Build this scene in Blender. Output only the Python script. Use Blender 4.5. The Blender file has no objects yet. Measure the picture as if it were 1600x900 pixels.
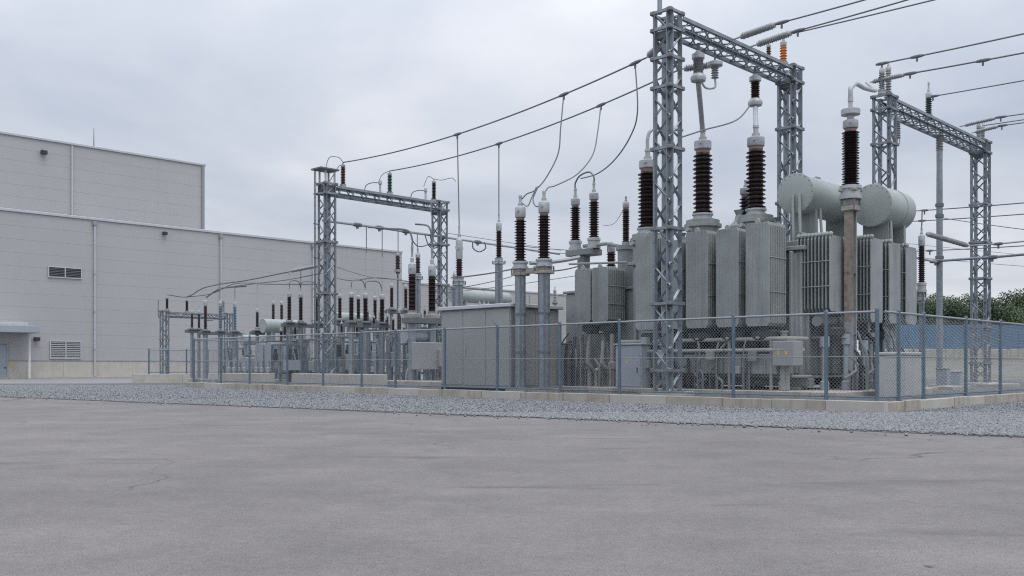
import bpy, bmesh, math, random
import numpy as np
from mathutils import Vector, Matrix, Quaternion
random.seed(7); rng = np.random.default_rng(7)
R = math.radians
S = bpy.context.scene
C = S.collection

# ------------------------------------------------------------------ camera
FPX, HORIZON, EYE = 1470.0, 570.0, 1.4            # focal length and horizon row for a 1600 px wide frame, eye height
cam = bpy.data.cameras.new('camera'); camo = bpy.data.objects.new('camera', cam); C.objects.link(camo)
cam.sensor_width = 36; cam.lens = 36 * FPX / 1600; cam.shift_y = (HORIZON - 450) / 1600
cam.clip_start = .1; cam.clip_end = 4000
camo.location = (0, 0, EYE); camo.rotation_euler = (R(90), 0, 0)
S.camera = camo

# ------------------------------------------------------------------ sky and sun (overcast)
SUN_EL, SUN_AZ = R(64), R(135)                    # azimuth clockwise from +Y: the sun stands behind the camera to the right
w = bpy.data.worlds.new('World'); S.world = w; w.use_nodes = True
nt = w.node_tree; nt.nodes.clear(); N = nt.nodes.new; LK = nt.links.new
out = N('ShaderNodeOutputWorld'); bg = N('ShaderNodeBackground'); bg.inputs['Strength'].default_value = .1
sky = N('ShaderNodeTexSky'); sky.sky_type = 'NISHITA'; sky.sun_disc = False
sky.sun_elevation = SUN_EL; sky.sun_rotation = SUN_AZ
tc = N('ShaderNodeTexCoord'); sep = N('ShaderNodeSeparateXYZ'); LK(tc.outputs['Generated'], sep.inputs[0])
def math_node(op, a=None, b=None, c=None):
    n = N('ShaderNodeMath'); n.operation = op
    for i, x in enumerate((a, b, c)):
        if x is None: continue
        if isinstance(x, (int, float)): n.inputs[i].default_value = x
        else: LK(x, n.inputs[i])
    return n.outputs[0]
zz = math_node('MAXIMUM', sep.outputs['Z'], 0.0)
den = math_node('ADD', zz, .16)
cx = math_node('DIVIDE', sep.outputs['X'], den); cy = math_node('DIVIDE', sep.outputs['Y'], den)
cmb = N('ShaderNodeCombineXYZ'); LK(cx, cmb.inputs[0]); LK(cy, cmb.inputs[1])
n1 = N('ShaderNodeTexNoise'); n1.inputs['Scale'].default_value = .75; n1.inputs['Detail'].default_value = 7; n1.inputs['Roughness'].default_value = .52
n1.inputs['Distortion'].default_value = .25
LK(cmb.outputs[0], n1.inputs['Vector'])
cr = N('ShaderNodeValToRGB'); LK(n1.outputs['Fac'], cr.inputs['Fac'])
e = cr.color_ramp.elements
e[0].position = .33; e[0].color = (.488, .548, .660, 1)
e[1].position = .66; e[1].color = (.862, .882, .925, 1)
m_ = cr.color_ramp.elements.new(.5); m_.color = (.655, .694, .778, 1)
gain = math_node('MULTIPLY_ADD', math_node('MULTIPLY', zz, zz), 21.0, 9.2)    # an overcast sky grows brighter to the zenith
vm = N('ShaderNodeVectorMath'); vm.operation = 'SCALE'; LK(cr.outputs['Color'], vm.inputs[0]); LK(gain, vm.inputs['Scale'])
mx = N('ShaderNodeMix'); mx.data_type = 'RGBA'; mx.inputs['Factor'].default_value = .93
LK(sky.outputs[0], mx.inputs[6]); LK(vm.outputs[0], mx.inputs[7])
LK(mx.outputs[2], bg.inputs['Color']); LK(bg.outputs[0], out.inputs['Surface'])
sl = bpy.data.lights.new('sun', 'SUN'); sl.energy = .8; sl.angle = R(30); sl.color = (1, .97, .93)
so = bpy.data.objects.new('sun', sl); C.objects.link(so)
sd = Vector((math.sin(SUN_AZ) * math.cos(SUN_EL), math.cos(SUN_AZ) * math.cos(SUN_EL), math.sin(SUN_EL)))
so.rotation_euler = sd.to_track_quat('Z', 'Y').to_euler(); so.location = (0, 0, 60)
vs = S.view_settings; S.display_settings.display_device = 'sRGB'
vs.view_transform = 'Standard'; vs.look = 'None'; vs.gamma = 1; vs.exposure = 0; vs.use_curve_mapping = False
S.render.engine = 'CYCLES'; S.cycles.use_denoising = False; S.cycles.use_light_tree = False; S.cycles.pixel_filter_type = 'BLACKMAN_HARRIS'; S.cycles.filter_width = 1.15; S.cycles.max_bounces = 6
try: S.cycles.denoiser = 'OPENIMAGEDENOISE'; S.cycles.denoising_input_passes = 'RGB_ALBEDO_NORMAL'
except Exception: pass

# ------------------------------------------------------------------ frames of reference
# the yard's own axes stand at 45 degrees to the view: u runs along the front fence (to the left and back), v along the right fence
Q = math.sqrt(.5); CX, CY = 10.7, 27.4            # yard corner on the ground
def yard(u, v, z=0.): return Vector((CX + Q * (v - u), CY + Q * (u + v), z))
def at(px, py, Y): return Vector(((px - 800) / FPX * Y, Y, EYE + (HORIZON - py) / FPX * Y))
def uv(p): a, b = p.x - CX, p.y - CY; return Q * (b - a), Q * (a + b)
def u_at(px, v):
    k = (px - 800) / FPX
    return (CX + Q * v - k * (CY + Q * v)) / (Q * (1 + k))
def v_at(px, u):
    k = (px - 800) / FPX
    return (k * (CY + Q * u) - CX + Q * u) / (Q * (1 - k))
A45 = R(45)
YZ = .30                                          # level of the yard inside the kerb

# ------------------------------------------------------------------ mesh helpers
class MB:
    def __init__(s): s.v = []; s.f = []
    def add(s, vs, fs):
        o = len(s.v); s.v += [tuple(x) for x in vs]; s.f += [tuple(i + o for i in f) for f in fs]; return s
    def box(s, x0, x1, y0, y1, z0, z1, c=0.):
        if c:
            c = min(c, .45 * min(x1 - x0, y1 - y0, z1 - z0)); V = []
            for z, d in ((z0, c), (z0 + c, 0), (z1 - c, 0), (z1, c)):
                for (a, b) in ((x0 + d + c, y0 + d), (x1 - d - c, y0 + d), (x1 - d, y0 + d + c), (x1 - d, y1 - d - c), (x1 - d - c, y1 - d), (x0 + d + c, y1 - d), (x0 + d, y1 - d - c), (x0 + d, y0 + d + c)): V.append((a, b, z))
            Fc = [tuple(range(7, -1, -1)), tuple(range(24, 32))]
            for k in range(3):
                for i in range(8): j = (i + 1) % 8; Fc.append((k * 8 + i, k * 8 + j, k * 8 + 8 + j, k * 8 + 8 + i))
            return s.add(V, Fc)
        return s.add([(x, y, z) for z in (z0, z1) for y in (y0, y1) for x in (x0, x1)],
                     [(0, 2, 3, 1), (4, 5, 7, 6), (0, 1, 5, 4), (2, 6, 7, 3), (0, 4, 6, 2), (1, 3, 7, 5)])
    def tube(s, pts, r, n=8, cap=True):
        pts = [Vector(p) for p in pts]; rr = r if hasattr(r, '__len__') else [r] * len(pts); o = len(s.v); up = None
        for i, p in enumerate(pts):
            t = (pts[min(i + 1, len(pts) - 1)] - pts[max(i - 1, 0)]).normalized()
            if up is None: up = Vector((0, 0, 1)) if abs(t.z) < .9 else Vector((1, 0, 0))
            x = up.cross(t)
            if x.length < 1e-5: x = Vector((1, 0, 0)).cross(t)
            x.normalize(); y = t.cross(x); up = y if abs(t.z) >= .9 else up
            for k in range(n):
                a = 2 * math.pi * (k + .5) / n; s.v.append(tuple(p + (x * math.cos(a) + y * math.sin(a)) * rr[i]))
        for i in range(len(pts) - 1):
            for k in range(n):
                j = (k + 1) % n; s.f.append((o + i * n + k, o + i * n + j, o + i * n + n + j, o + i * n + n + k))
        if cap: s.f.append(tuple(o + k for k in range(n - 1, -1, -1))); s.f.append(tuple(o + (len(pts) - 1) * n + k for k in range(n)))
        return s
    def lathe(s, prof, n=16, o=(0, 0, 0), axis='z'):
        b = len(s.v)
        for r, z in prof:
            for k in range(n):
                a = 2 * math.pi * k / n; p = (r * math.cos(a), r * math.sin(a), z)
                if axis == 'x': p = (p[2], p[0], p[1])
                if axis == 'y': p = (p[1], p[2], p[0])
                s.v.append((p[0] + o[0], p[1] + o[1], p[2] + o[2]))
        for i in range(len(prof) - 1):
            for k in range(n):
                j = (k + 1) % n; s.f.append((b + i * n + k, b + i * n + j, b + i * n + n + j, b + i * n + n + k))
        s.f.append(tuple(b + k for k in range(n - 1, -1, -1))); s.f.append(tuple(b + (len(prof) - 1) * n + k for k in range(n)))
        return s
    def mesh(s, name, m=None, smooth=True):
        me = bpy.data.meshes.new(name); me.from_pydata(s.v, [], s.f); me.update()
        if smooth:
            me.polygons.foreach_set('use_smooth', [True] * len(me.polygons)); me.set_sharp_from_angle(angle=R(34))
        if m: me.materials.append(m)
        return me
    def build(s, name, m, parent=None, smooth=True): return inst(name, s.mesh(name, m, smooth), parent)
def inst(name, me, parent=None, M=None):
    o = bpy.data.objects.new(name, me); C.objects.link(o)
    if parent: o.parent = parent
    if M is not None: o.matrix_basis = M
    return o
def tag(o, label=None, cat=None, group=None, kind=None):
    for k, x in (('label', label), ('category', cat), ('group', group), ('kind', kind)):
        if x: o[k] = x
    return o
def thing(name, label, cat, loc, rot=A45, group=None):
    o = bpy.data.objects.new(name, None); C.objects.link(o); o.empty_display_size = .3
    o.location = loc; o.rotation_euler = (0, 0, rot); return tag(o, label, cat, group)
def span(p0, p1, roll=0.):
    p0, p1 = Vector(p0), Vector(p1); d = p1 - p0
    q = d.to_track_quat('Z', 'Y') @ Quaternion((0, 0, 1), roll)
    return Matrix.LocRotScale(p0, q, Vector((1, 1, d.length)))
_cache = {}
def angle_bar(wd, t, m):                          # L-section bar, one metre long, shared by every bar of that section
    k = ('L', wd, t, m.name)
    if k not in _cache:
        h = wd / 2; sec = [(-h, -h), (h, -h), (h, -h + t), (-h + t, -h + t), (-h + t, h), (-h, h)]
        _cache[k] = MB().add([(x, y, z) for z in (0, 1) for x, y in sec], [(5, 4, 3, 2, 1, 0), (6, 7, 8, 9, 10, 11)] + [(i, (i + 1) % 6, 6 + (i + 1) % 6, 6 + i) for i in range(6)]).mesh('angle_bar', m, False)
    return _cache[k]
def round_bar(r, m, n=8):
    k = ('O', r, m.name)
    if k not in _cache: _cache[k] = MB().lathe([(r, 0), (r, 1)], n).mesh('round_bar', m)
    return _cache[k]
def bar(name, parent, p0, p1, me, roll=0.): return inst(name, me, parent, span(p0, p1, roll))
def smooth_path(pts, per=10):
    P = [Vector(p) for p in pts]; P = [2 * P[0] - P[1]] + P + [2 * P[-1] - P[-2]]; o = []
    for i in range(1, len(P) - 2):
        for k in range(per):
            t = k / per; a, b, c, d = P[i - 1:i + 3]
            o.append(.5 * ((2 * b) + (c - a) * t + (2 * a - 5 * b + 4 * c - d) * t * t + (3 * b - a - 3 * c + d) * t ** 3))
    return o + [P[-2]]
def sagging(a, b, sag, n=24):
    a, b = Vector(a), Vector(b)
    return [a.lerp(b, i / n) - Vector((0, 0, 4 * sag * (i / n) * (1 - i / n))) for i in range(n + 1)]

# ------------------------------------------------------------------ materials
def mat(name, col, rough=.6, metal=0., var=.12, scale=1.5, streak=0., streak_col=(.16, .12, .08), bump=0., bscale=40., spec=.5, rust=0., fine=0.):
    m = bpy.data.materials.new(name); m.use_nodes = True; t = m.node_tree; b = t.nodes['Principled BSDF']
    nn, lk = t.nodes.new, t.links.new
    b.inputs['Roughness'].default_value = rough; b.inputs['Metallic'].default_value = metal; b.inputs['Specular IOR Level'].default_value = spec
    geo = nn('ShaderNodeNewGeometry')
    def noise(sc, vec=None, detail=5, rg=.55):
        x = nn('ShaderNodeTexNoise'); x.inputs['Scale'].default_value = sc; x.inputs['Detail'].default_value = detail; x.inputs['Roughness'].default_value = rg
        lk(vec or geo.outputs['Position'], x.inputs['Vector']); return x.outputs['Fac']
    def ramp(f, a, b2, ca, cb):
        x = nn('ShaderNodeValToRGB'); lk(f, x.inputs[0]); q = x.color_ramp.elements
        q[0].position = a; q[0].color = (*ca, 1); q[1].position = b2; q[1].color = (*cb, 1); return x.outputs[0]
    def mix(f, a, b2, mode='MIX'):
        x = nn('ShaderNodeMix'); x.data_type = 'RGBA'; x.blend_type = mode
        for sck, val in ((x.inputs['Factor'], f), (x.inputs[6], a), (x.inputs[7], b2)):
            if isinstance(val, (int, float)): sck.default_value = val
            elif isinstance(val, tuple): sck.default_value = (*val, 1)
            else: lk(val, sck)
        return x.outputs[2]
    lo = tuple(c * (1 - var) for c in col); hi = tuple(min(1, c * (1 + var)) for c in col)
    c = ramp(noise(scale), .3, .7, lo, hi)
    if fine: c = mix(.8, c, ramp(noise(bscale * 1.7, detail=2), .25, .75, (1 - fine,) * 3, (1 + fine * .6,) * 3), 'MULTIPLY')
    if streak:
        mp = nn('ShaderNodeMapping'); mp.inputs['Scale'].default_value = (1, 1, .07); lk(geo.outputs['Position'], mp.inputs['Vector'])
        f = ramp(noise(3.2, mp.outputs[0], 6, .6), .52, .74, (0, 0, 0), (streak,) * 3); c = mix(f, c, streak_col)
    if rust:
        f = ramp(noise(2.6, None, 8, .65), .60, .70, (0, 0, 0), (rust,) * 3); c = mix(f, c, (.20, .10, .05))
    lk(c, b.inputs['Base Color'])
    rr = nn('ShaderNodeMapRange'); rr.inputs[3].default_value = max(0, rough - .1); rr.inputs[4].default_value = min(1, rough + .12); lk(noise(scale * 2.3), rr.inputs[0]); lk(rr.outputs[0], b.inputs['Roughness'])
    if bump:
        bp = nn('ShaderNodeBump'); bp.inputs['Strength'].default_value = bump; bp.inputs['Distance'].default_value = .02; lk(noise(bscale, None, 4), bp.inputs['Height']); lk(bp.outputs[0], b.inputs['Normal'])
    return m
M = {}
M['galv'] = mat('galvanised_steel', (.262, .292, .325), .45, .45, .20, 5., .3, (.22, .20, .18))
M['galv_dark'] = mat('weathered_galvanised_steel', (.165, .178, .195), .55, .3, .18, 6., .3, (.17, .13, .10))
M['paint'] = mat('transformer_grey_green_paint', (.285, .308, .305), .48, 0, .13, 1.2, .65, (.17, .17, .155), fine=.06)
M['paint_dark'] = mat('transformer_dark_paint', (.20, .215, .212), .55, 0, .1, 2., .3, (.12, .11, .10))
M['tank_pale'] = mat('pale_green_tank_paint', (.35, .385, .370), .42, 0, .09, 1., .45, (.24, .245, .225))
M['kiosk'] = mat('grey_kiosk_paint', (.315, .322, .325), .5, 0, .06, .8, .35, (.30, .30, .29))
M['cabinet'] = mat('blue_grey_cabinet_paint', (.33, .365, .41), .5, 0, .05, 1., .2, (.25, .26, .27))
M['porcelain'] = mat('brown_glazed_porcelain', (.026, .0155, .0155), .28, 0, .2, 5., spec=.45)
M['porcelain_red'] = mat('red_brown_porcelain', (.10, .035, .028), .3, 0, .2, 5.)
M['porcelain_green'] = mat('dark_green_insulator', (.035, .075, .08), .35, 0, .2, 5.)
M['porcelain_grey'] = mat('grey_insulator', (.29, .30, .31), .4, 0, .15, 5.)
M['porcelain_blue'] = mat('blue_grey_insulator', (.13, .19, .25), .4, 0, .15, 5.)
M['orange'] = mat('orange_insulator', (.62, .22, .05), .4, 0, .12, 6.)
M['rust_face'] = mat('rusted_flange_face', (.28, .245, .205), .75, 0, .3, 5., .7, (.15, .10, .065), rust=.45)
M['gusset'] = mat('rust_touched_gusset', (.20, .205, .21), .6, .2, .2, 5., .4, (.17, .11, .07), rust=.7)
M['cast'] = mat('cast_aluminium', (.43, .445, .46), .45, .25, .12, 6., .15, (.3, .28, .25))
M['cast_rusty'] = mat('rust_stained_bracket', (.34, .33, .30), .6, .1, .2, 6., .45, (.22, .13, .07), rust=.6)
M['rusty_post'] = mat('rust_streaked_steel_post', (.33, .345, .36), .6, .1, .14, 3., .8, (.24, .15, .085), rust=.35)
M['collar'] = mat('red_brown_collar', (.27, .17, .155), .5, 0, .1, 5.)
M['wire'] = mat('aluminium_conductor', (.20, .21, .225), .5, .4, .1, 3.)
M['fence'] = mat('blue_grey_fence_paint', (.125, .18, .228), .5, .2, .14, 5., .25, (.12, .10, .09))
M['fence_wire'] = mat('fence_wire', (.29, .315, .34), .5, .3, .08, 5.)
M['concrete'] = mat('weathered_concrete', (.41, .38, .335), .85, 0, .16, 1.3, .75, (.25, .18, .115), bump=.25, bscale=30, fine=.12)
M['concrete_pale'] = mat('pale_concrete', (.475, .455, .42), .85, 0, .09, 1., .38, (.38, .32, .25), bump=.2, bscale=30, fine=.1)
M['concrete_box'] = mat('smooth_grey_concrete', (.44, .435, .43), .8, 0, .06, 1., .25, (.33, .31, .29), bump=.15, bscale=40)
M['panel'] = mat('grey_wall_panel', (.408, .408, .411), .5, .0, .045, .10, .16, (.33, .335, .345))
M['trim'] = mat('pale_metal_trim', (.50, .515, .54), .5, .1, .05, .5)
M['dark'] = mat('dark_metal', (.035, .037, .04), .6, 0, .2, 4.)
M['black_gap'] = mat('dark_interior', (.05, .053, .057), .7, 0, .2, 2.)
M['louvre'] = mat('grey_louvre_blade', (.30, .31, .325), .5, .1, .06, 1.)
M['door'] = mat('blue_grey_door_paint', (.33, .37, .42), .5, 0, .05, 1.)
M['yellow'] = mat('yellow_sticker', (.72, .47, .06), .5, 0, .06, 9.)
M['white'] = mat('white_paint', (.72, .73, .73), .5, 0, .05, 3.)
M['pipe'] = mat('beige_grey_pipe_paint', (.34, .34, .32), .5, 0, .12, 2., .5, (.22, .19, .15))
M['blue'] = mat('blue_sheet_metal', (.065, .15, .25), .5, 0, .14, .3, .25, (.07, .15, .25))
M['bark'] = mat('bark', (.07, .055, .045), .9, 0, .2, 3.)
M['leaf1'] = mat('dark_leaf', (.06, .092, .05), .7, 0, .35, .25)
M['leaf2'] = mat('mid_leaf', (.085, .12, .06), .7, 0, .35, .25)
M['stone'] = mat('blue_grey_crushed_stone', (.228, .234, .244), .85, 0, .45, 14.)

def ground_mat(name, base, dark, fine_sc, fine_amt, patch, bumpd, stain=None, vor=0, cracks=False):
    m = bpy.data.materials.new(name); m.use_nodes = True; t = m.node_tree; b = t.nodes['Principled BSDF']; nn, lk = t.nodes.new, t.links.new
    geo = nn('ShaderNodeNewGeometry'); P = geo.outputs['Position']
    def noise(sc, vec=None, d=6, r=.6):
        x = nn('ShaderNodeTexNoise'); x.inputs['Scale'].default_value = sc; x.inputs['Detail'].default_value = d; x.inputs['Roughness'].default_value = r; lk(vec or P, x.inputs['Vector']); return x.outputs['Fac']
    def ramp(f, a, b2, ca, cb):
        x = nn('ShaderNodeValToRGB'); lk(f, x.inputs[0]); q = x.color_ramp.elements; q[0].position = a; q[0].color = (*ca, 1); q[1].position = b2; q[1].color = (*cb, 1); return x.outputs[0]
    def mix(f, a, b2, mode='MIX'):
        x = nn('ShaderNodeMix'); x.data_type = 'RGBA'; x.blend_type = mode
        for sck, val in ((x.inputs['Factor'], f), (x.inputs[6], a), (x.inputs[7], b2)):
            if isinstance(val, (int, float)): sck.default_value = val
            elif isinstance(val, tuple): sck.default_value = (*val, 1)
            else: lk(val, sck)
        return x.outputs[2]
    c = ramp(noise(.16, None, 5), .32, .70, dark, base)
    mp = nn('ShaderNodeMapping'); mp.inputs['Rotation'].default_value = (0, 0, R(20)); mp.inputs['Scale'].default_value = (.55, 1.1, 1); lk(P, mp.inputs['Vector'])
    c = mix(patch, c, ramp(noise(.9, mp.outputs[0], 8, .62), .30, .66, (.70, .70, .70), (1.12, 1.12, 1.12)), 'MULTIPLY')
    f2 = noise(fine_sc, None, 3, .7); c = mix(1., c, ramp(f2, .25, .75, (1 - fine_amt,) * 3, (1 + fine_amt,) * 3), 'MULTIPLY')
    f3 = noise(fine_sc * .22, None, 4, .7); c = mix(.5, c, ramp(f3, .28, .72, (1 - fine_amt * .7,) * 3, (1 + fine_amt * .6,) * 3), 'MULTIPLY')
    if stain:
        mp2 = nn('ShaderNodeMapping'); mp2.inputs['Rotation'].default_value = (0, 0, R(-28)); mp2.inputs['Scale'].default_value = (.30, 1.7, 1); mp2.inputs['Location'].default_value = (3, 1.3, 0); lk(P, mp2.inputs['Vector'])
        c = mix(ramp(noise(.55, mp2.outputs[0], 7, .6), .60, .70, (0, 0, 0), (.62,) * 3), c, stain)
    h = f2
    if cracks:
        for sc_, lo_, hi_ in ((9., .95, 1.04), (2.6, .95, 1.04), (.45, .85, 1.07), (95., .62, 1.35)):
            c = mix(1., c, ramp(noise(sc_, None, 5, .65), .32, .68, (lo_,) * 3, (hi_,) * 3), 'MULTIPLY')
        dn = nn('ShaderNodeTexNoise'); dn.inputs['Scale'].default_value = .8; dn.inputs['Detail'].default_value = 6; lk(P, dn.inputs['Vector'])
        ad = nn('ShaderNodeVectorMath'); ad.operation = 'MULTIPLY_ADD'; ad.inputs[1].default_value = (1.6, 1.6, 0); lk(dn.outputs['Color'], ad.inputs[0]); lk(P, ad.inputs[2])
        vo = nn('ShaderNodeTexVoronoi'); vo.feature = 'DISTANCE_TO_EDGE'; vo.inputs['Scale'].default_value = .16; lk(ad.outputs[0], vo.inputs['Vector'])
        line = ramp(vo.outputs['Distance'], .0015, .0045, (1, 1, 1), (0, 0, 0)); msk = ramp(noise(.22, None, 3), .50, .60, (0, 0, 0), (.75,) * 3)
        c = mix(mix(1., line, msk, 'MULTIPLY'), c, (.07, .067, .065))
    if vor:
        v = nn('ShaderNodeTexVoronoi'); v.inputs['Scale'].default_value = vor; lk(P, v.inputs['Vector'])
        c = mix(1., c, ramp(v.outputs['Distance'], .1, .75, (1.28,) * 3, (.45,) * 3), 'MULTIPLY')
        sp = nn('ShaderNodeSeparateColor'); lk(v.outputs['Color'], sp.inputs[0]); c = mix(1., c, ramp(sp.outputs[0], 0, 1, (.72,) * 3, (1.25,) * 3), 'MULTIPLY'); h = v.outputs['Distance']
    lk(c, b.inputs['Base Color']); b.inputs['Roughness'].default_value = .88; b.inputs['Specular IOR Level'].default_value = .3
    bp = nn('ShaderNodeBump'); bp.inputs['Strength'].default_value = .6; bp.inputs['Distance'].default_value = bumpd; bp.invert = bool(vor); lk(h, bp.inputs['Height']); lk(bp.outputs[0], b.inputs['Normal'])
    return m
M['asphalt'] = ground_mat('worn_grey_asphalt', (.240, .221, .213), (.187, .172, .166), 60, .40, .30, .012, (.115, .108, .106), cracks=True)
M['louvre_dark'] = mat('dark_louvre_blade', (.10, .105, .11), .5, .1, .1, 1.)
M['apron'] = ground_mat('pale_apron', (.27, .266, .266), (.23, .225, .225), 30, .10, .4, .004)
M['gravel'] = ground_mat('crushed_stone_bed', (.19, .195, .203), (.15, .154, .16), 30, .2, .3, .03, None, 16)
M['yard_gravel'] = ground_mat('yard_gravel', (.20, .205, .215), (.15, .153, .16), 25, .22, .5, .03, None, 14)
M['field'] = ground_mat('dry_field', (.225, .215, .19), (.16, .16, .125), 6, .2, .5, .05)

# ================================================================== the setting
def sheet(name, pts, z, m, label=None):
    me = MB().add([(x, y, z) for x, y in pts], [tuple(range(len(pts)))]).mesh(name, m, False)
    return tag(inst(name, me), label, None, None, 'structure')
sheet('terrain', [(-900, -300), (900, -300), (900, 1500), (-900, 1500)], -.03, M['field'])
sheet('asphalt', [(-160, -60), (90, -60), (90, 60), (10, 110), (10, 190), (-60, 190), (-160, 110)], 0, M['asphalt'])
EDGE0, EDGE1 = Vector((12, 16.7)), Vector((-24, 42.0))       # straight edge between asphalt and crushed stone
ed = (EDGE1 - EDGE0).normalized(); en = Vector((ed.y, -ed.x))
if en.y < 0: en = -en
e_far, e_near = EDGE0 + ed * 92, EDGE0 - ed * 60
wob = [EDGE0 + ed * (-60 + k * .8) + en * (random.uniform(-.07, .07) + .12 * math.sin(k * .37)) for k in range(0, 191)]
yl = [yard(43.4, 20), yard(43.4, -.2), yard(-.2, -.2), yard(-.2, 60)]
gp = [(p.x, p.y) for p in wob] + [(-62, 66), (-34, 69)] + [(p.x, p.y) for p in yl] + [(100, 90), (100, -20)]
sheet('gravel_bed', gp, .008, M['gravel'])
sheet('apron', [(-100, 71), (-62, 66.2), (-34, 69.2), (yl[0].x, yl[0].y + .5), (-4, 150), (-20, 165), (-110, 80)], .012, M['apron'])
yd = [yard(0, 0), yard(43, 0), yard(43, 46), yard(0, 46)]
yb = MB().add([(p.x, p.y, z) for z in (-.02, YZ) for p in yd], [(3, 2, 1, 0), (4, 5, 6, 7), (0, 1, 5, 4), (1, 2, 6, 5), (2, 3, 7, 6), (3, 0, 4, 7)])
tag(yb.build('yard_ground', M['yard_gravel'], None, False), None, None, None, 'structure')
# thin dark joint line that cuts across the stone bed on the left
jl = [at(-30, 611.5, 49.5), at(60, 614.5, 46.0), at(160, 617.8, 43.0), at(300, 622.5, 39.3)]
jm = MB()
for a, b in zip(jl, jl[1:]):
    a = Vector((a.x, a.y, .03)); b = Vector((b.x, b.y, .03)); d = (b - a).normalized(); n = Vector((-d.y, d.x, 0)) * .07
    jm.add([a - n, a + n, b + n, b - n, a - n - Vector((0, 0, .04)), a + n - Vector((0, 0, .04)), b + n - Vector((0, 0, .04)), b - n - Vector((0, 0, .04))], [(0, 3, 2, 1), (0, 1, 5, 4), (1, 2, 6, 5), (2, 3, 7, 6), (3, 0, 4, 7)])
tag(jm.build('drain_channel', M['dark'], None, False), 'thin dark drain slot crossing the stone bed on the left', None, None, 'structure')

# crushed stones: real pieces, nobody could count them
def scatter_stones(n, ylo, yhi, s0, s1, cond):
    P = []
    while len(P) < n:
        X = rng.uniform(-40, 36, 40000); Y = rng.uniform(ylo, yhi, 40000)
        dE = (X - EDGE0.x) * en.x + (Y - EDGE0.y) * en.y
        u = Q * ((Y - CY) - (X - CX)); v = Q * ((X - CX) + (Y - CY))
        ok = (dE > rng.normal(.02, .07, 40000) - (rng.random(40000) < .06) * rng.exponential(.35, 40000)) & ~((u > -.28) & (v > -.28) & (u < 43.5)) & (X > -.60 * Y - 1.5) & (X < .80 * Y + 4) & (Y < 64 + .12 * X * 0)
        P += list(zip(X[ok], Y[ok]))
    return np.array(P[:n]), rng.uniform(s0, s1, n)
base = np.array([(1, 0, 0), (0, 1, 0), (-1, 0, 0), (0, -1, 0), (0, 0, 1), (0, 0, -1)], float)
tri = np.array([(0, 1, 4), (1, 2, 4), (2, 3, 4), (3, 0, 4), (1, 0, 5), (2, 1, 5), (3, 2, 5), (0, 3, 5)])
PV, PF, off = [], [], 0
for n, a, b, s0, s1 in ((84000, 9, 27, .018, .052), (44000, 27, 38, .02, .05), (40000, 38, 64, .026, .055)):
    P, sz = scatter_stones(n, a, b, s0, s1, None)
    V = base[None] * (sz[:, None, None] * rng.uniform(.55, 1.25, (n, 6, 1))); V[:, :, 2] *= .75
    an = rng.uniform(0, 6.28, n); ti = rng.uniform(-.7, .7, n); ca, sa, ct, st = np.cos(an), np.sin(an), np.cos(ti), np.sin(ti)
    x, y, z = V[..., 0], V[..., 1], V[..., 2]
    y, z = y * ct[:, None] - z * st[:, None], y * st[:, None] + z * ct[:, None]
    x, y = x * ca[:, None] - y * sa[:, None], x * sa[:, None] + y * ca[:, None]
    V = np.stack([x + P[:, :1], y + P[:, 1:], z + .012 + sz[:, None] * .25], -1)
    PV.append(V.reshape(-1, 3)); PF.append((tri[None] + (off + np.arange(n) * 6)[:, None, None]).reshape(-1, 3)); off += n * 6
PV, PF = np.concatenate(PV), np.concatenate(PF)
me = bpy.data.meshes.new('crushed_stone'); me.vertices.add(len(PV)); me.vertices.foreach_set('co', PV.ravel().astype(np.float32))
me.loops.add(PF.size); me.loops.foreach_set('vertex_index', PF.ravel().astype(np.int32))
me.polygons.add(len(PF)); me.polygons.foreach_set('loop_start', (np.arange(len(PF)) * 3).astype(np.int32)); me.update(calc_edges=True); me.validate()
me.materials.append(M['stone'])
tag(inst('crushed_stone', me), 'blue grey crushed stone spread between kerb and asphalt', 'gravel', None, 'stuff')

# ------------------------------------------------------------------ kerb round the yard: separate blocks with open joints
def kerb(name, label, u0, u1, v0, v1, along, cuts):
    k = thing(name, label, 'kerb', yard(0, 0, 0)); 
    for a, b in zip(cuts, cuts[1:]):
        h = .33 + random.uniform(-.012, .012); o = random.uniform(-.012, .012); g = .006
        mb = MB()
        if along == 'u': mb.box(v0 + o, v1 + o, a + g, b - g, -.03, h, .015)
        else: mb.box(a + g, b - g, u0 + o, u1 + o, -.03, h, .015)
        mb.build('kerb_block', random.choice([M['concrete'], M['concrete'], M['concrete'], M['concrete_pale']]), k)
    return k
def cut(a, b, step):
    o = [a]
    while o[-1] < b - step * 1.4: o.append(o[-1] + step * random.uniform(.75, 1.25))
    return o + [b]
kerb('concrete_kerb', 'long stained concrete kerb under the front fence beside the asphalt', 0, 0, -.27, .02, 'u', cut(-.27, 43.2, 2.1))
kerb('concrete_kerb', 'stained concrete kerb running back to the right under the side fence', -.27, .02, 0, 0, 'v', cut(.03, 38, 1.3))

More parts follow.
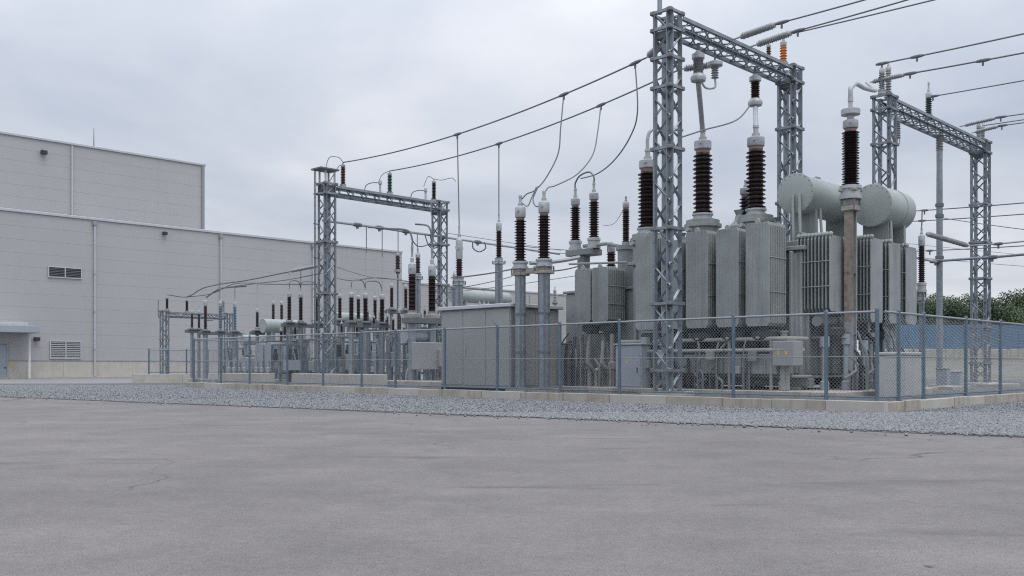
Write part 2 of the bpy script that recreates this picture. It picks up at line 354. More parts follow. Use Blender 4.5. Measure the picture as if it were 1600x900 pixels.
# ------------------------------------------------------------------ chain link fences
def chain_fence(name, label, origin, ang, posts, h, zb, arms=(), pitch=.115, r=.0024, rails=(.5,), skip_first=False):
    f = thing(name, label, 'fence', origin, ang)
    pm = MB().lathe([(.058, 0), (.058, h + .05), (.066, h + .05), (.05, h + .10), (.001, h + .115)], 10).mesh('post', M['fence'])
    L0, L1 = posts[0], posts[-1]
    for i, x in enumerate(posts):
        if skip_first and i == 0: continue
        p = inst('post', pm, f, Matrix.Translation((x, 0, zb)))
        bm_ = MB().lathe([(.085, 0), (.085, .03), (.06, .035)], 8)
        bm_.build('foot', M['fence'], p)
        if i in arms: bar('barb_arm', p, (0, 0, h + .03), (.16, .16, h + .30), round_bar(.016, M['fence'], 6))
    bar('top_rail', f, (L0, 0, zb + h), (L1, 0, zb + h), round_bar(.036, M['fence_wire']))
    bar('bottom_rail', f, (L0, 0, zb + .12), (L1, 0, zb + .12), round_bar(.028, M['fence']))
    for q in rails: bar('middle_wire', f, (L0, .0, zb + h * q), (L1, .0, zb + h * q), round_bar(.013, M['fence_wire'], 6))
    mb = MB(); hh = h - .14; n = int((L1 - L0 + hh) / pitch)
    for sgn in (1, -1):
        for k in range(n):
            a = L0 - hh + k * pitch; x0, x1, z0, z1 = a, a + hh, 0., hh
            if x0 < L0: z0 += L0 - x0; x0 = L0
            if x1 > L1: z1 -= x1 - L1; x1 = L1
            if x1 - x0 < .05: continue
            if sgn < 0: z0, z1 = hh - z0, hh - z1
            y = .004 * sgn; d = r
            P = [(x0, y - d, zb + .13 + z0), (x0 + d, y + d, zb + .13 + z0 - d * sgn), (x0 - d, y + d, zb + .13 + z0 + d * sgn)]
            P2 = [(x1, y - d, zb + .13 + z1), (x1 + d, y + d, zb + .13 + z1 - d * sgn), (x1 - d, y + d, zb + .13 + z1 + d * sgn)]
            mb.add(P + P2, [(0, 1, 4, 3), (1, 2, 5, 4), (2, 0, 3, 5)])
    tag(mb.build('chain_link_mesh', M['fence_wire'], f, False), None, None, None, 'stuff')
    return f
FH = 2.62
fp = [u_at(x, -.1) for x in (1362, 1291, 1146, 968, 875, 777, 695, 618, 565, 505, 449, 390, 345, 303)]
fp[0] = .02
chain_fence('chain_link_fence', 'long blue grey chain link fence along the front kerb', yard(0, -.1), R(135), fp, FH, .33, (5, 13))
rp = [v_at(x, -.1) for x in (1404, 1443, 1509, 1563)]; st = rp[-1] - rp[-2]
rp = [rp[0], rp[1], rp[2], rp[3], rp[3] + 3.2, rp[3] + 6.4, rp[3] + 9.6, rp[3] + 12.8, rp[3] + 16, rp[3] + 19.2, rp[3] + 22.4]
chain_fence('chain_link_fence', 'chain link side fence running back from the right yard corner', yard(-.1, 0), R(45), [.12] + rp, FH, .33, (5, 6), skip_first=True)
chain_fence('chain_link_fence', 'chain link fence closing the far left end of the yard', yard(43.0, 0), R(45), [.15, 3.1, 6.1, 9.1, 12.1], FH, .30)
# low wall with a fence in front of the grey hall
bw = at(228, 599, 71.0); bw.z = 0
wl = thing('low_wall', 'low pale concrete wall before the grey hall at far left', 'wall', bw)
for a, b in zip((0, 2.9, 6.1, 9.4), (2.9, 6.1, 9.4, 12.6)):
    MB().box(a + .008, b - .008, 0, .35, -.02, .70, .02).build('wall_block', M['concrete_pale'], wl)
MB().box(.008, .30, .36, 2.5, -.02, .70, .02).build('wall_block', M['concrete_pale'], wl)
fo = bw + Vector((Q * .2 - Q * .17, Q * .2 + Q * .17, 0))
chain_fence('chain_link_fence', 'small chain link fence standing on the low wall at far left', fo, R(45), [.1, 1.6, 3.1, 4.9, 6.7, 8.7, 10.8, 12.2], 1.85, .70, pitch=.10)

bu, bv = uv(bw); rb_ = [yard(bu + .36, bv + .3), yard(bu + 2.4, bv + .3), yard(bu + 2.4, bv + 12.6), yard(bu + .36, bv + 12.6)]
tag(MB().add([(p.x, p.y, z) for z in (-.02, YZ) for p in rb_], [(3, 2, 1, 0), (4, 5, 6, 7), (0, 1, 5, 4), (1, 2, 6, 5), (2, 3, 7, 6), (3, 0, 4, 7)]).build('raised_bay', M['yard_gravel'], None, False), None, None, None, 'structure')
# ------------------------------------------------------------------ concrete blocks behind the front fence
def wall_block(label, pxa, pxb, v, h, d=.9, m='concrete_pale', name='concrete_block'):
    ua, ub = u_at(pxa, v), u_at(pxb, v); t = thing(name, label, 'concrete block', yard(ub, v, YZ)); L = ua - ub; n = max(1, round(L / 1.9))
    for i in range(n): MB().box(0, d, i * L / n + .006, (i + 1) * L / n - .006, -.02, h, .02).build('block_segment', M[m], t)
    return t
wall_block('long low concrete block wall behind fence below left gantry', 455, 583, 1.1, .62)
wall_block('short low concrete block behind the fence at its left end', 342, 408, 1.0, .60)
wall_block('low concrete ledge behind fence just left of the grey kiosk', 588, 690, 2.4, .30, 1.6, 'concrete')

# ================================================================== the grey hall
HU, HV0 = 90.3, -16.0
hall = thing('industrial_hall', 'large grey panel clad industrial hall with taller block at left', 'building', yard(HU, HV0))
hx = lambda px, u=HU: v_at(px, u) - HV0
def hz(px, py, u=HU): return at(px, py, yard(u, v_at(px, u)).y).z
HT = 16.75; XE = hx(628)
MB().box(.05, XE - .05, .016, 30, -.05, HT - .1).build('core_wall', M['panel'], hall, False)
def clad(parent, xs, z0, z1, rows, y, m, name='panel', d=.12):
    rh = (z1 - z0) / rows
    for a, b in zip(xs, xs[1:]):
        me = MB().box(0, b - a - .014, 0, d, 0, rh - .012, .003).mesh(name, m)
        for r in range(rows): inst(name, me, parent, Matrix.Translation((a + .007, y + random.uniform(-.002, .002), z0 + r * rh)))
xs = [0, hx(-60), hx(147), hx(344), hx(488), XE]
clad(hall, xs, 1.86, HT, 11, 0, M['panel'])
dx = [0]; 
while dx[-1] < XE - 4: dx.append(dx[-1] + 3.6)
dx.append(XE)
for a, b in zip(dx, dx[1:]): MB().box(a + .004, b - .004, -.10, .10, -.02, 1.78, .015).build('plinth_panel', M['concrete_pale'], hall)
MB().box(-.02, XE + .02, -.14, .05, 1.784, 1.855).build('drip_flashing', M['louvre'], hall)
MB().box(-.02, XE + .1, -.16, .30, HT + .005, HT + .28, .03).build('roof_edge', M['trim'], hall)
MB().box(-2, XE + .5, -.9, -.12, -.02, .14, .02).build('base_kerb', M['concrete'], hall)
def downpipe(px, z1, y=-.2, r=.09, u=HU):
    x = hx(px, u); p = MB().tube([(x, y, .2), (x, y, z1 - .5)], r, 8).build('downpipe', M['trim'], hall)
    MB().box(x - .2, x + .2, y - .16, y + .12, z1 - .55, z1 - .12, .03).build('rain_hopper', M['louvre'], p)
    for zq in (3, 7, 11): MB().box(x - .13, x + .13, y - .11, y + .15, zq, zq + .06).build('pipe_clip', M['louvre'], p)
for px in (147, 344, 488): downpipe(px, HT)
def louvre(pa, pb, ya, yb, n, bm='louvre'):
    a, b = hx(pa), hx(pb); zt, zb = hz((pa + pb) / 2, ya), hz((pa + pb) / 2, yb)
    l = MB().box(a, b, -.03, .02, zb, zt).build('louvre', M['black_gap'], hall); fr = .09
    for q in ((a - fr, a, zb - fr, zt + fr), (b, b + fr, zb - fr, zt + fr), (a, b, zt, zt + fr), (a, b, zb - fr, zb), ((a + b) / 2 - .05, (a + b) / 2 + .05, zb, zt)):
        MB().box(q[0], q[1], -.15, -.02, q[2], q[3], .01).build('louvre_frame', M['trim'], l)
    for h0, h1 in ((a, (a + b) / 2 - .05), ((a + b) / 2 + .05, b)):
        for i in range(n):
            z = zb + (i + .5) * (zt - zb) / n; t = (zt - zb) / n
            MB().add([(h0, -.13, z - t * .38), (h1, -.13, z - t * .38), (h1, -.04, z + t * .30), (h0, -.04, z + t * .30), (h0, -.13, z - t * .30), (h1, -.13, z - t * .30), (h1, -.04, z + t * .38), (h0, -.04, z + t * .38)],
                     [(0, 1, 2, 3), (7, 6, 5, 4), (0, 4, 5, 1), (2, 6, 7, 3)]).build('louvre_blade', M[bm], l, False)
louvre(76, 126, 419, 433.5, 6, 'louvre_dark'); louvre(79, 125, 534, 560, 9)
# canopy, door, post and lamps at the left edge
x0, x1 = hx(-70), hx(46); zc = hz(30, 514)
MB().box(x0, x1, -3.0, -.02, zc - .45, zc + .25, .04).build('canopy', M['cabinet'], hall)
MB().box(x0, x1 - .9, -2.6, -.02, zc + .25, zc + .55, .03).build('canopy_upstand', M['trim'], hall)
cp = MB().tube([(hx(39), -1.3, 0), (hx(39), -1.3, zc - .45)], .11, 10).build('canopy_post', M['white'], hall)
MB().box(hx(39) - .25, hx(39) + .25, -1.55, -1.05, 0, .1, .02).build('post_base', M['concrete'], cp)
dr = MB().box(hx(-20), hx(9.5), -.17, -.09, .05, hz(0, 539), .01).build('door', M['door'], hall)
for q in (hx(-20) - .12, hx(9.5)): MB().box(q, q + .12, -.2, -.08, 0, hz(0, 539) + .12, .01).build('door_frame', M['cabinet'], dr)
MB().box(hx(6), hx(8), -.24, -.17, 1.05, 1.17, .01).build('door_handle', M['dark'], dr)
MB().box(hx(16), hx(18.5), -.13, -.10, 1.15, 1.75).build('warning_sign', M['yellow'], hall)
def wall_lamp(px, py, u, y=0, s=1.):
    x, z = hx(px, u), hz(px, py, u)
    l = MB().box(x - .25 * s, x + .25 * s, y - .45 * s, y - .12 * s, z - .16 * s, z + .18 * s, .03).build('wall_lamp', M['dark'], hall)
    MB().box(x - .1, x + .1, y - .13 * s, y + .01, z - .1, z + .12).build('lamp_bracket', M['louvre'], l)
wall_lamp(256, 365, HU); wall_lamp(56, 530, HU, 0, 1.1)
# taller block set back on the roof
UU = 97.0; y_ = UU - HU; ux = lambda px: hx(px, UU)
ZT = (hz(0, 206, UU) + hz(318, 262, UU)) / 2
MB().box(0, ux(320) - .1, y_ + .016, y_ + 25, 14, ZT - .1).build('upper_core_wall', M['panel'], hall, False)
clad(hall, [0, ux(-50), ux(112), ux(247), ux(320)], HT + .1, ZT, 7, y_, M['panel'], 'upper_panel')
clad_r = MB().box(ux(320) - .1, ux(320) - .02, y_ + .13, y_ + 25, 15, ZT - .02).build('upper_side_wall', M['panel'], hall, False)
MB().box(-.02, ux(320) + .12, y_ - .18, y_ + .3, ZT + .005, ZT + .26, .03).build('upper_roof_edge', M['trim'], hall)
for px, r in ((112, .10), (316.5, .16)):
    x = ux(px); d_ = MB().tube([(x, y_ - .15, HT), (x, y_ - .15, ZT - .1)], r, 8).build('downpipe', M['louvre' if r > .12 else 'trim'], hall)
wall_lamp(67, 239, UU, y_, 1.25)
xr = ux(151); MB().tube([(xr, y_ + .8, ZT), (xr, y_ + .8, hz(151, 198, UU))], [.06, .025], 6).build('lightning_rod', M['dark'], hall)
# lower annex further right
ann = thing('industrial_annex', 'lower pale grey hall continuing behind the switchyard beyond the corner', 'building', yard(HU + 2.5, HV0 + XE + .2))
AT = hz(640, 440); AL = v_at(1040, HU + 2.5) - HV0 - XE
MB().box(.05, AL - .05, .016, 20, -.05, AT - .1).build('core_wall', M['louvre'], ann, False)
clad(ann, [i * AL / 7 for i in range(8)], .3, AT, 8, 0, M['panel'])
MB().box(-.02, AL, -.14, .3, AT + .005, AT + .26, .03).build('roof_edge', M['trim'], ann)
for i in range(1, 7, 2): MB().tube([(i * AL / 7, -.2, .2), (i * AL / 7, -.2, AT - .2)], .09, 8).build('downpipe', M['trim'], ann)
MB().box(0, AL, -.10, .10, -.02, .29).build('plinth_panel', M['concrete_pale'], ann)

# ------------------------------------------------------------------ far right: bank, retaining wall, blue hoarding, wooded skyline
bk = MB(); bx = [24, 40, 60, 90, 140]
rows = [(62, -.02), (72, .25), (84, 1.0), (96, 1.55), (103, 1.9)]
bk.add([(x * (y / 80), y, z + (.12 * math.sin(x * .2) if z > .1 else 0)) for y, z in rows for x in bx], [(r * 5 + i, r * 5 + i + 1, r * 5 + i + 6, r * 5 + i + 5) for r in range(4) for i in range(4)])
tag(bk.build('bank', M['field'], None), 'dry grassy bank beyond the side fence', None, None, 'structure')
rw = thing('retaining_wall', 'pale concrete retaining wall below the blue hoarding on the right', 'wall', (39.5, 103, 0), 0)
for i in range(16): MB().box(i * 4 + .01, i * 4 + 3.99, 0, .5, .5, 3.1 + .02 * (i % 3), .03).build('wall_block', M['concrete'], rw)
bh = thing('blue_hoarding', 'blue sheet metal hoarding above the retaining wall before the trees', 'fence', (39.5, 103.15, 0), 0)
for i in range(32):
    MB().box(i * 2 + .015, i * 2 + 1.985, 0, .05, 3.14, 5.75 + .03 * ((i * 7) % 4), .01).build('sheet_panel', M['blue'], bh)
for i in range(17): MB().box(i * 4 - .05, i * 4 + .05, .055, .15, 3.14, 5.7).build('post', M['galv_dark'], bh)

def leaf_tree(label, X, Y, zb, h, rad, m, n=10000, ls=.165):
    t = thing('broadleaf_tree', label, 'tree', (X, Y, zb), random.uniform(0, 6), 'trees on the skyline')
    tr = MB(); th = h * .45; tr.tube([(0, 0, -.3), (.1, .05, th * .5), (.05, .1, th), (.15, .1, h * .75)], [.32, .24, .17, .05], 8)
    blobs = []
    for k in range(11):
        a = random.uniform(0, 6.28); rr = rad * random.uniform(.2, .78); z = h * random.uniform(.38, .86)
        rr *= 1.15 - .75 * max(0, (z / h - .5)); b = (rr * math.cos(a), rr * math.sin(a), z, rad * random.uniform(.30, .52)); blobs.append(b)
        tr.tube([(.05, .05, th * random.uniform(.55, 1)), (b[0] * .5, b[1] * .5, z * .8), (b[0] * .9, b[1] * .9, z)], [.12, .08, .03], 5)
    blobs.append((0, 0, h * .9, rad * .38))
    tr.build('trunk', M['bark'], t)
    q = np.array([blobs[i] for i in rng.integers(0, len(blobs), n)]); d = rng.normal(size=(n, 3)); d /= np.linalg.norm(d, axis=1)[:, None]
    c = q[:, :3] + d * (q[:, 3:] * rng.uniform(.45, 1.08, (n, 1))) * np.array([1, 1, .82])
    a = rng.normal(size=(n, 3)); a /= np.linalg.norm(a, axis=1)[:, None]; b = np.cross(a, d + rng.normal(size=(n, 3)) * .5); b /= np.linalg.norm(b, axis=1)[:, None]
    s = ls * rng.uniform(.5, 1.3, (n, 1)); V = np.stack([c - a * s, c + b * s * .6, c + a * s, c - b * s * .6], 1).reshape(-1, 3)
    MB().add(V.tolist(), [(i * 4, i * 4 + 1, i * 4 + 2, i * 4 + 3) for i in range(n)]).build('crown', m, t, False)
tl = [(1432, 150, 468, 4.6), (1462, 158, 462, 5.2), (1490, 150, 474, 4.4), (1512, 165, 464, 5.6), (1545, 150, 470, 4.6), (1575, 160, 461, 5.6), (1604, 150, 463, 5.2), (1640, 156, 458, 5.6), (1445, 175, 474, 6), (1528, 180, 466, 6.5), (1592, 180, 457, 6.5), (1405, 160, 478, 4.6)]
desc = ['leftmost visible tree beside the right end of the transformer', 'rounded dark tree behind the slender tubular post', 'low tree crown just left of the right gantry leg', 'tall dark tree directly behind the right gantry leg', 'lower tree crown just right of the right gantry leg', 'high bushy tree near the right edge of the skyline', 'broad tree cut by the right edge of the picture', 'tree standing mostly past the right edge of the picture', 'farther tree filling the gap beside the tubular post', 'farther tree filling the gap behind the right gantry leg', 'farthest and highest tree at the right of the skyline', 'tree mostly hidden behind the big transformer']
for (px, Y, py, rad), d in zip(tl, desc):
    top = at(px, py, Y); leaf_tree(d, top.x, Y, 2.0, top.z - 2.0, rad, random.choice([M['leaf1'], M['leaf2'], M['leaf1']]))

# ================================================================== steel gantries
def Z(py, Y): return EYE + (HORIZON - py) / FPX * Y
ROLL = {(-1, -1): 0, (1, -1): R(90), (1, 1): R(180), (-1, 1): R(270)}
def tower(g, x, w, h, zb, rings, pitch=.74, lw=.15, bw=.075, plates=True):
    LM, BM, h2 = angle_bar(lw, .022, M['galv']), angle_bar(bw, .014, M['galv']), w / 2
    for sx in (-1, 1):
        for sy in (-1, 1): bar('tower_leg', g, (x + sx * h2, sy * h2, zb), (x + sx * h2, sy * h2, h + .06), LM, ROLL[(sx, sy)])
    n = max(4, round((h - zb) / pitch)); dz = (h - zb) / n
    for i in range(n):
        z0, z1 = zb + i * dz + .04, zb + (i + 1) * dz - .0
        if i % 2: z0, z1 = z1, z0
        e = h2 - .01
        for k, (a, b) in enumerate((((-1, -1), (1, -1)), ((1, -1), (1, 1)), ((1, 1), (-1, 1)), ((-1, 1), (-1, -1)))):
            bar('tower_brace', g, (x + a[0] * e, a[1] * e, z0), (x + b[0] * e, b[1] * e, z1), BM, R(45))
    RM = angle_bar(.10, .016, M['galv'])
    pl = None
    if plates: pl = _cache.setdefault('plate', MB().box(-.10, .10, -.10, .10, -.07, .07, .02).mesh('joint_plate', M['gusset']))
    for zr in rings:
        for a, b in (((-1, -1), (1, -1)), ((1, -1), (1, 1)), ((1, 1), (-1, 1)), ((-1, 1), (-1, -1))):
            o = h2 + .035
            bar('tower_ring', g, (x + a[0] * o, a[1] * o, zr), (x + b[0] * o, b[1] * o, zr), RM)
            if pl: inst('joint_plate', pl, g, Matrix.Translation((x + a[0] * (h2 + .01), a[1] * (h2 + .01), zr)))
    b = MB().box(x - h2 - .35, x + h2 + .35, -h2 - .35, h2 + .35, -.05, zb, .03).build('footing', M['concrete_pale'], g)
    for sx in (-1, 1):
        for sy in (-1, 1): MB().box(x + sx * h2 - .13, x + sx * h2 + .13, sy * h2 - .13, sy * h2 + .13, zb + .001, zb + .035, .008).build('base_plate', M['galv_dark'], b)
def truss(g, x0, x1, w, zt, d, cw=.13, bw=.06, pitch=.48):
    CM, BM, h2 = angle_bar(cw, .02, M['galv']), angle_bar(bw, .012, M['galv']), w / 2
    for sy in (-1, 1):
        for z, s in ((zt, 1), (zt - d, -1)): bar('beam_chord', g, (x0, sy * h2, z), (x1, sy * h2, z), CM, R(90) * (sy + s))
    n = round((x1 - x0) / pitch); dx = (x1 - x0) / n
    for i in range(n):
        a, b = x0 + i * dx, x0 + (i + 1) * dx
        if i % 2: a, b = b, a
        for sy in (-1, 1): bar('beam_brace', g, (a, sy * h2, zt - d), (b, sy * h2, zt), BM, R(45))
        for z in (zt, zt - d): bar('beam_brace', g, (a, -h2, z), (b, h2, z), BM, R(45))
def gantry(label, u, v, L, w, h, zb, d=.85, ringsA=(), ringsB=(), **kw):
    g = thing('steel_gantry', label, 'gantry', yard(u, v))
    tower(g, 0, w, h, zb, ringsA, **kw); tower(g, L, w, h * 1.0, zb, ringsB, **kw)
    truss(g, w / 2 + .08, L - w / 2 - .08, w * .92, h - .12, d)
    return g
# the three big gantries stand in two rows, all with their beams along v
pA, pC, pE = at(1043, 600, 34.0), at(1382, 600, 43.6), at(511, 600, 53.0)
uA, vA = uv(pA); uC, vC = uv(pC); uE, vE = uv(pE)
HA, HC, HE = Z(22, 34), Z(152, 43.6), Z(288, 53)
LA, LC, LE = v_at(1234, uA) - vA, v_at(1532, uC) - vC, v_at(687, uE) - vE
gA = gantry('tall lattice steel gantry standing in front of the big transformer', uA, vA, LA, .70, HA, .44, .46, (HA, HA - .62, HA - 1.65, HA - 2.7, HA - 4.9, 6.3, 3.6, 1.2), (HA, HA - .62, HA - 2.6, 8.3, 5), lw=.19, bw=.085)
gC = gantry('lattice steel gantry at right with the tree line behind its leg', uC, vC, LC, .74, HC, .42, .44, (HC, HC - .6, HC - 2.2, HC - 4.7), (HC, HC - .6, 10.3, 8.2, 6.2, 3.5, 1.5))
gE = gantry('lattice steel gantry at left with ladder and small top platform', uE, vE, LE, .70, HE, .55, .42, (HE, HE - .55, 8.3, 5.4, 2.8), (HE, HE - .5, 8.9, 6.4, 3))
pG = at(257, 600, 73.8); uG, vG = uv(pG); HG = Z(486, 73.8)
gG = gantry('small low lattice gantry before the hall wall at far left', uG, vG, v_at(357, uG) - vG, .50, HG, .42, .32, (HG, 3.4), (HG, 3.4), pitch=.55, lw=.10, bw=.05, plates=False)
# lightning spike and cap box on the tall gantry
MB().tube([(-.2, .2, HA), (-.2, .2, HA + .9), (-.2, .2, HA + 1.9)], [.09, .085, .03], 8).build('spike', M['galv'], gA)
MB().box(-.3, .3, -.3, .3, HA - .95, HA - .65, .03).build('head_plate', M['galv_dark'], gA)
MB().box(LA - .3, LA + .3, -.3, .3, HA - .9, HA - .65, .03).build('head_plate', M['galv_dark'], gA)
MB().box(LC - .3, LC + .3, -.3, .3, HC - .85, HC - .62, .03).build('head_plate', M['galv_dark'], gC)
MB().box(-.3, .3, -.3, .3, HE - .6, HE - .05, .03).build('head_plate', M['galv_dark'], gE)
MB().box(LE - .3, LE + .3, -.3, .3, HE - .8, HE - .6, .03).build('head_plate', M['galv_dark'], gE)
# ladder and platform on the left gantry
zp = HE + .75
MB().box(-.75, .5, -.5, .5, zp, zp + .09, .01).build('platform', M['galv_dark'], gE)
for x, y in ((-.3, -.3), (.3, -.3), (.3, .3), (-.3, .3)): bar('platform_post', gE, (x, y, HE), (x, y, zp), round_bar(.06, M['cast']))
ld = bar('ladder_rail', gE, (-.70, .2, .6), (-.70, .2, zp), round_bar(.028, M['galv_dark'], 6)); bar('ladder_rail', gE, (-.45, .45, .6), (-.45, .45, zp), round_bar(.028, M['galv_dark'], 6))
for z in (3.0, 5.2, 7.4, 9.3, HE - .6): bar('ladder_stay', gE, (-.76, .2, z), (-.3, .3, z), round_bar(.03, M['galv_dark'], 6))
for k in range(26): bar('ladder_rung', gE, (-.70, .2, .9 + k * .43), (-.45, .45, .9 + k * .43), round_bar(.014, M['galv_dark'], 6))

# ================================================================== insulators and bushings
def shed_mesh(h, rs, n, m, core=.62, sides=20):
    k = ('shed', round(h, 3), round(rs, 3), n, m.name, core)
    if k not in _cache:
        p = h / n; rc = rs * core; pr = [(rc, 0)]
        for i in range(n):
            z = i * p; r2 = rs if i % 2 == 0 else rs * .93
            pr += [(rc, z + p * .12), (r2 * .97, z + p * .22), (r2, z + p * .30), (r2 * .93, z + p * .40), (rc * 1.08, z + p * .62)]
        pr += [(rc, h)]; _cache[k] = MB().lathe(pr, sides).mesh('porcelain', m)
    return _cache[k]
def lathe_part(name, prof, m, parent, M_=None, n=16):
    k = ('lat', tuple((round(a, 4), round(b, 4)) for a, b in prof), m.name, n)
    if k not in _cache: _cache[k] = MB().lathe(prof, n).mesh(name, m)
    return inst(name, _cache[k], parent, M_)
def bushing(parent, x, y, z0, h, rs, n, m='porcelain', cap=.38, flange=.28, collar=True, stub=.35, core=.62, name='bushing', metal='cast', fl_r=1.12, lugs=True):
    """porcelain with flange, top collar, metal cap and terminal; returns the height of its tip"""
    T = Matrix.Translation((x, y, z0 + flange)); b = inst(name, shed_mesh(h, rs, n, M[m], core), parent, T)
    c = M[metal]; rf = rs * fl_r
    lathe_part('flange', [(rf, -flange), (rf, -flange * .72), (rf * .86, -flange * .70), (rf * .86, -flange * .34), (rf * .98, -flange * .30), (rf * .98, -flange * .08), (rs * .70, 0)], c, b)
    z = h
    if collar: lathe_part('collar', [(rs * core * 1.06, 0), (rs * core * 1.06, rs * .34)], M['collar'], b, Matrix.Translation((0, 0, z - .005))); z += rs * .34 - .01
    rc = rs * .86
    lathe_part('cap', [(rc * .94, 0), (rc, .03), (rc, cap * .80), (rc * .93, cap * .86), (rc * .60, cap * .93), (rc * .42, cap)], c, b, Matrix.Translation((0, 0, z)))
    if lugs:
        for a in (R(20), R(200)): MB().tube([(rc * .9 * math.cos(a), rc * .9 * math.sin(a), z + cap * .5), (rc * 1.35 * math.cos(a), rc * 1.35 * math.sin(a), z + cap * .5)], cap * .11, 6).build('lug', c, b)
    z += cap
    lathe_part('terminal', [(rc * .46, 0), (rc * .46, stub * .25), (rc * .30, stub * .3), (rc * .28, stub * .75), (rc * .36, stub * .78), (rc * .34, stub)], c, b, Matrix.Translation((0, 0, z - .004)), 12)
    return z0 + flange + z + stub
def post_ins(name, label, base, h, rs, n, m, cap=.14, flange=.16, stub=.12, cat='insulator', group=None, core=.6, rot=A45):
    t = thing(name, label, cat, base, rot, group)
    zt = bushing(t, 0, 0, 0, h, rs, n, m, cap, flange, False, stub, core, 'porcelain', 'cast', 1.25, False)
    return base + Vector((0, 0, zt))
def string_ins(label, p0, p1, r, n, m='porcelain_grey', fit=.18):
    """tension string lying between two points"""
    p0, p1 = Vector(p0), Vector(p1); t = thing('tension_insulator', label, 'insulator', p0, 0, 'tension insulators'); d = p1 - p0; L = d.length
    q = d.to_track_quat('Z', 'Y'); T = lambda s: Matrix.LocRotScale(d * s, q, None)
    inst('insulator_body', shed_mesh(L * (1 - 2 * fit), r, n, M[m], .62, 14), t, T(fit))
    lathe_part('end_fitting', [(.035, 0), (.035, L * fit - .1), (r * .75, L * fit - .08), (r * .75, L * fit)], M['cast'], t, T(0), 10)
    lathe_part('end_fitting', [(r * .75, 0), (r * .75, .08), (.035, .1), (.035, L * fit)], M['cast'], t, T(1 - fit), 10)
    return t
def wire(label, pts, r=.024, m='wire', name='overhead_wire', cat='wire', clamps=(), group=None, n=7):
    o = Vector(pts[0]); ob = MB().tube([Vector(p) - o for p in pts], r, n).build(name, M[m]); ob.location = o; tag(ob, label, cat, group)
    for c in clamps:
        i = int(c * (len(pts) - 1)); i = min(max(i, 0), len(pts) - 2); a, b = Vector(pts[i]) - o, Vector(pts[i + 1]) - o; d = (b - a).normalized()
        cl = MB().tube([a - d * .28, a - d * .12, a + d * .12, a + d * .28], [r * 1.2 + .008, r * 1.3 + .028, r * 1.3 + .028, r * 1.2 + .008], 8); cl.tube([a + Vector((0, 0, .02)), a - Vector((0, 0, .22))], r + .012, 6); cl.build('clamp', M['galv_dark'], ob)
    return ob
def post_bushing(label, px, Y, yb, ysb, yst, shed_w, post_w, ycap, ytip, n, style='round', m='porcelain', pm='galv', bracket='cast', name='bushing_post', collar=True, zf=YZ, flw=1.3):
    """a steel post standing on a footing with one porcelain bushing on top"""
    s = FPX / Y; p = at(px, 0, Y); t = thing(name, label, 'bushing post', (p.x, p.y, 0))
    zpt = Z(yb, Y); r = post_w / s / 2 * (.74 if style == 'H' else 1); q_ = 1.45 if style == 'H' else 1.12; zs, z1, zc, zt = Z(ysb, Y), Z(yst, Y), Z(ycap, Y), Z(ytip, Y); rs = shed_w / s / 2
    MB().box(-r * 2, r * 2, -r * 2, r * 2, -.05, zf + .14, .02).build('footing', M['concrete'], t)
    if style == 'round': po = MB().lathe([(r, zf + .14), (r, zpt)], 18).build('post', M[pm], t)
    else:
        zr_ = zf + (zpt - zf) * .40; MB().box(-r, -r * .72, -r, r, zr_ + .004, zpt).build('rusted_flange', M['rust_face'], t)
        b = MB(); b.box(-r, -r * .72, -r, r, zf + .14, zr_); b.box(r * .72, r, -r, r, zf + .14, zpt); b.box(-r * .72, r * .72, -r * .12, r * .12, zf + .14, zpt); po = b.build('post', M[pm], t)
    MB().box(-r * 1.5, r * 1.5, -r * 1.5, r * 1.5, zf + .141, zf + .18, .01).build('base_plate', M['galv_dark'], po)
    for zq in (.33, .66): MB().lathe([(r * 1.12, 0), (r * 1.12, .08)], 14, (0, 0, zf + (zpt - zf) * zq)).build('band', M['galv_dark'], po)
    if style == 'round': bar('conduit', po, (-r * .8, -r * .9, zf + .15), (-r * .8, -r * .9, zpt - .1), round_bar(.03, M['galv_dark'], 6))
    mid = zpt + (zs - zpt) * .45
    br = MB(); br.box(-r * q_ * 1.12, r * q_ * 1.12, -r * q_ * 1.12, r * q_ * 1.12, zpt, zpt + (mid - zpt) * .45, .02); br.box(-r * q_ * .9, r * q_ * .9, -r * q_ * .9, r * q_ * .9, zpt + (mid - zpt) * .45, mid, .02); bo = br.build('bracket', M[bracket], t)
    for a in range(4): MB().lathe([(.035, 0), (.035, mid - zpt + .02)], 6, (r * q_ * (1 if a & 1 else -1), r * q_ * (1 if a & 2 else -1), zpt + .01)).build('bolt', M['galv_dark'], bo)
    top = bushing(t, 0, 0, mid, z1 - zs, rs, n, m, zc - z1 - (rs * .34 if collar else 0), zs - mid, collar, zt - zc, fl_r=flw)
    return Vector((p.x, p.y, top)), t

# ================================================================== the big transformer
U0, V0 = 8.5, 5.5
def fin_mesh(L, h, m, flutes=7, t=.075, rnd=.12):
    k = ('fin', L, h, m.name, flutes, t)
    if k not in _cache:
        xs = []; st = L / flutes
        for i in range(flutes):
            a = -L / 2 + i * st; xs += [(a, .38), (a + st * .12, .5), (a + st * .88, .5)]
        xs += [(L / 2, .38)]; mb = MB(); rows = [(0, .82), (rnd, 1.), (h - rnd, 1.), (h, .86)]
        V = []
        for z, kx in rows:
            for x, d in xs: V.append((-t * d, x * kx, z))
            for x, d in reversed(xs): V.append((t * d, x * kx, z))
        n = len(xs) * 2; Fc = [tuple(range(n - 1, -1, -1)), tuple(range(3 * n, 4 * n))]
        for r in range(3):
            for i in range(n): j = (i + 1) % n; Fc.append((r * n + i, r * n + j, r * n + n + j, r * n + n + i))
        _cache[k] = mb.add(V, Fc).mesh('fin', m, False)
    return _cache[k]
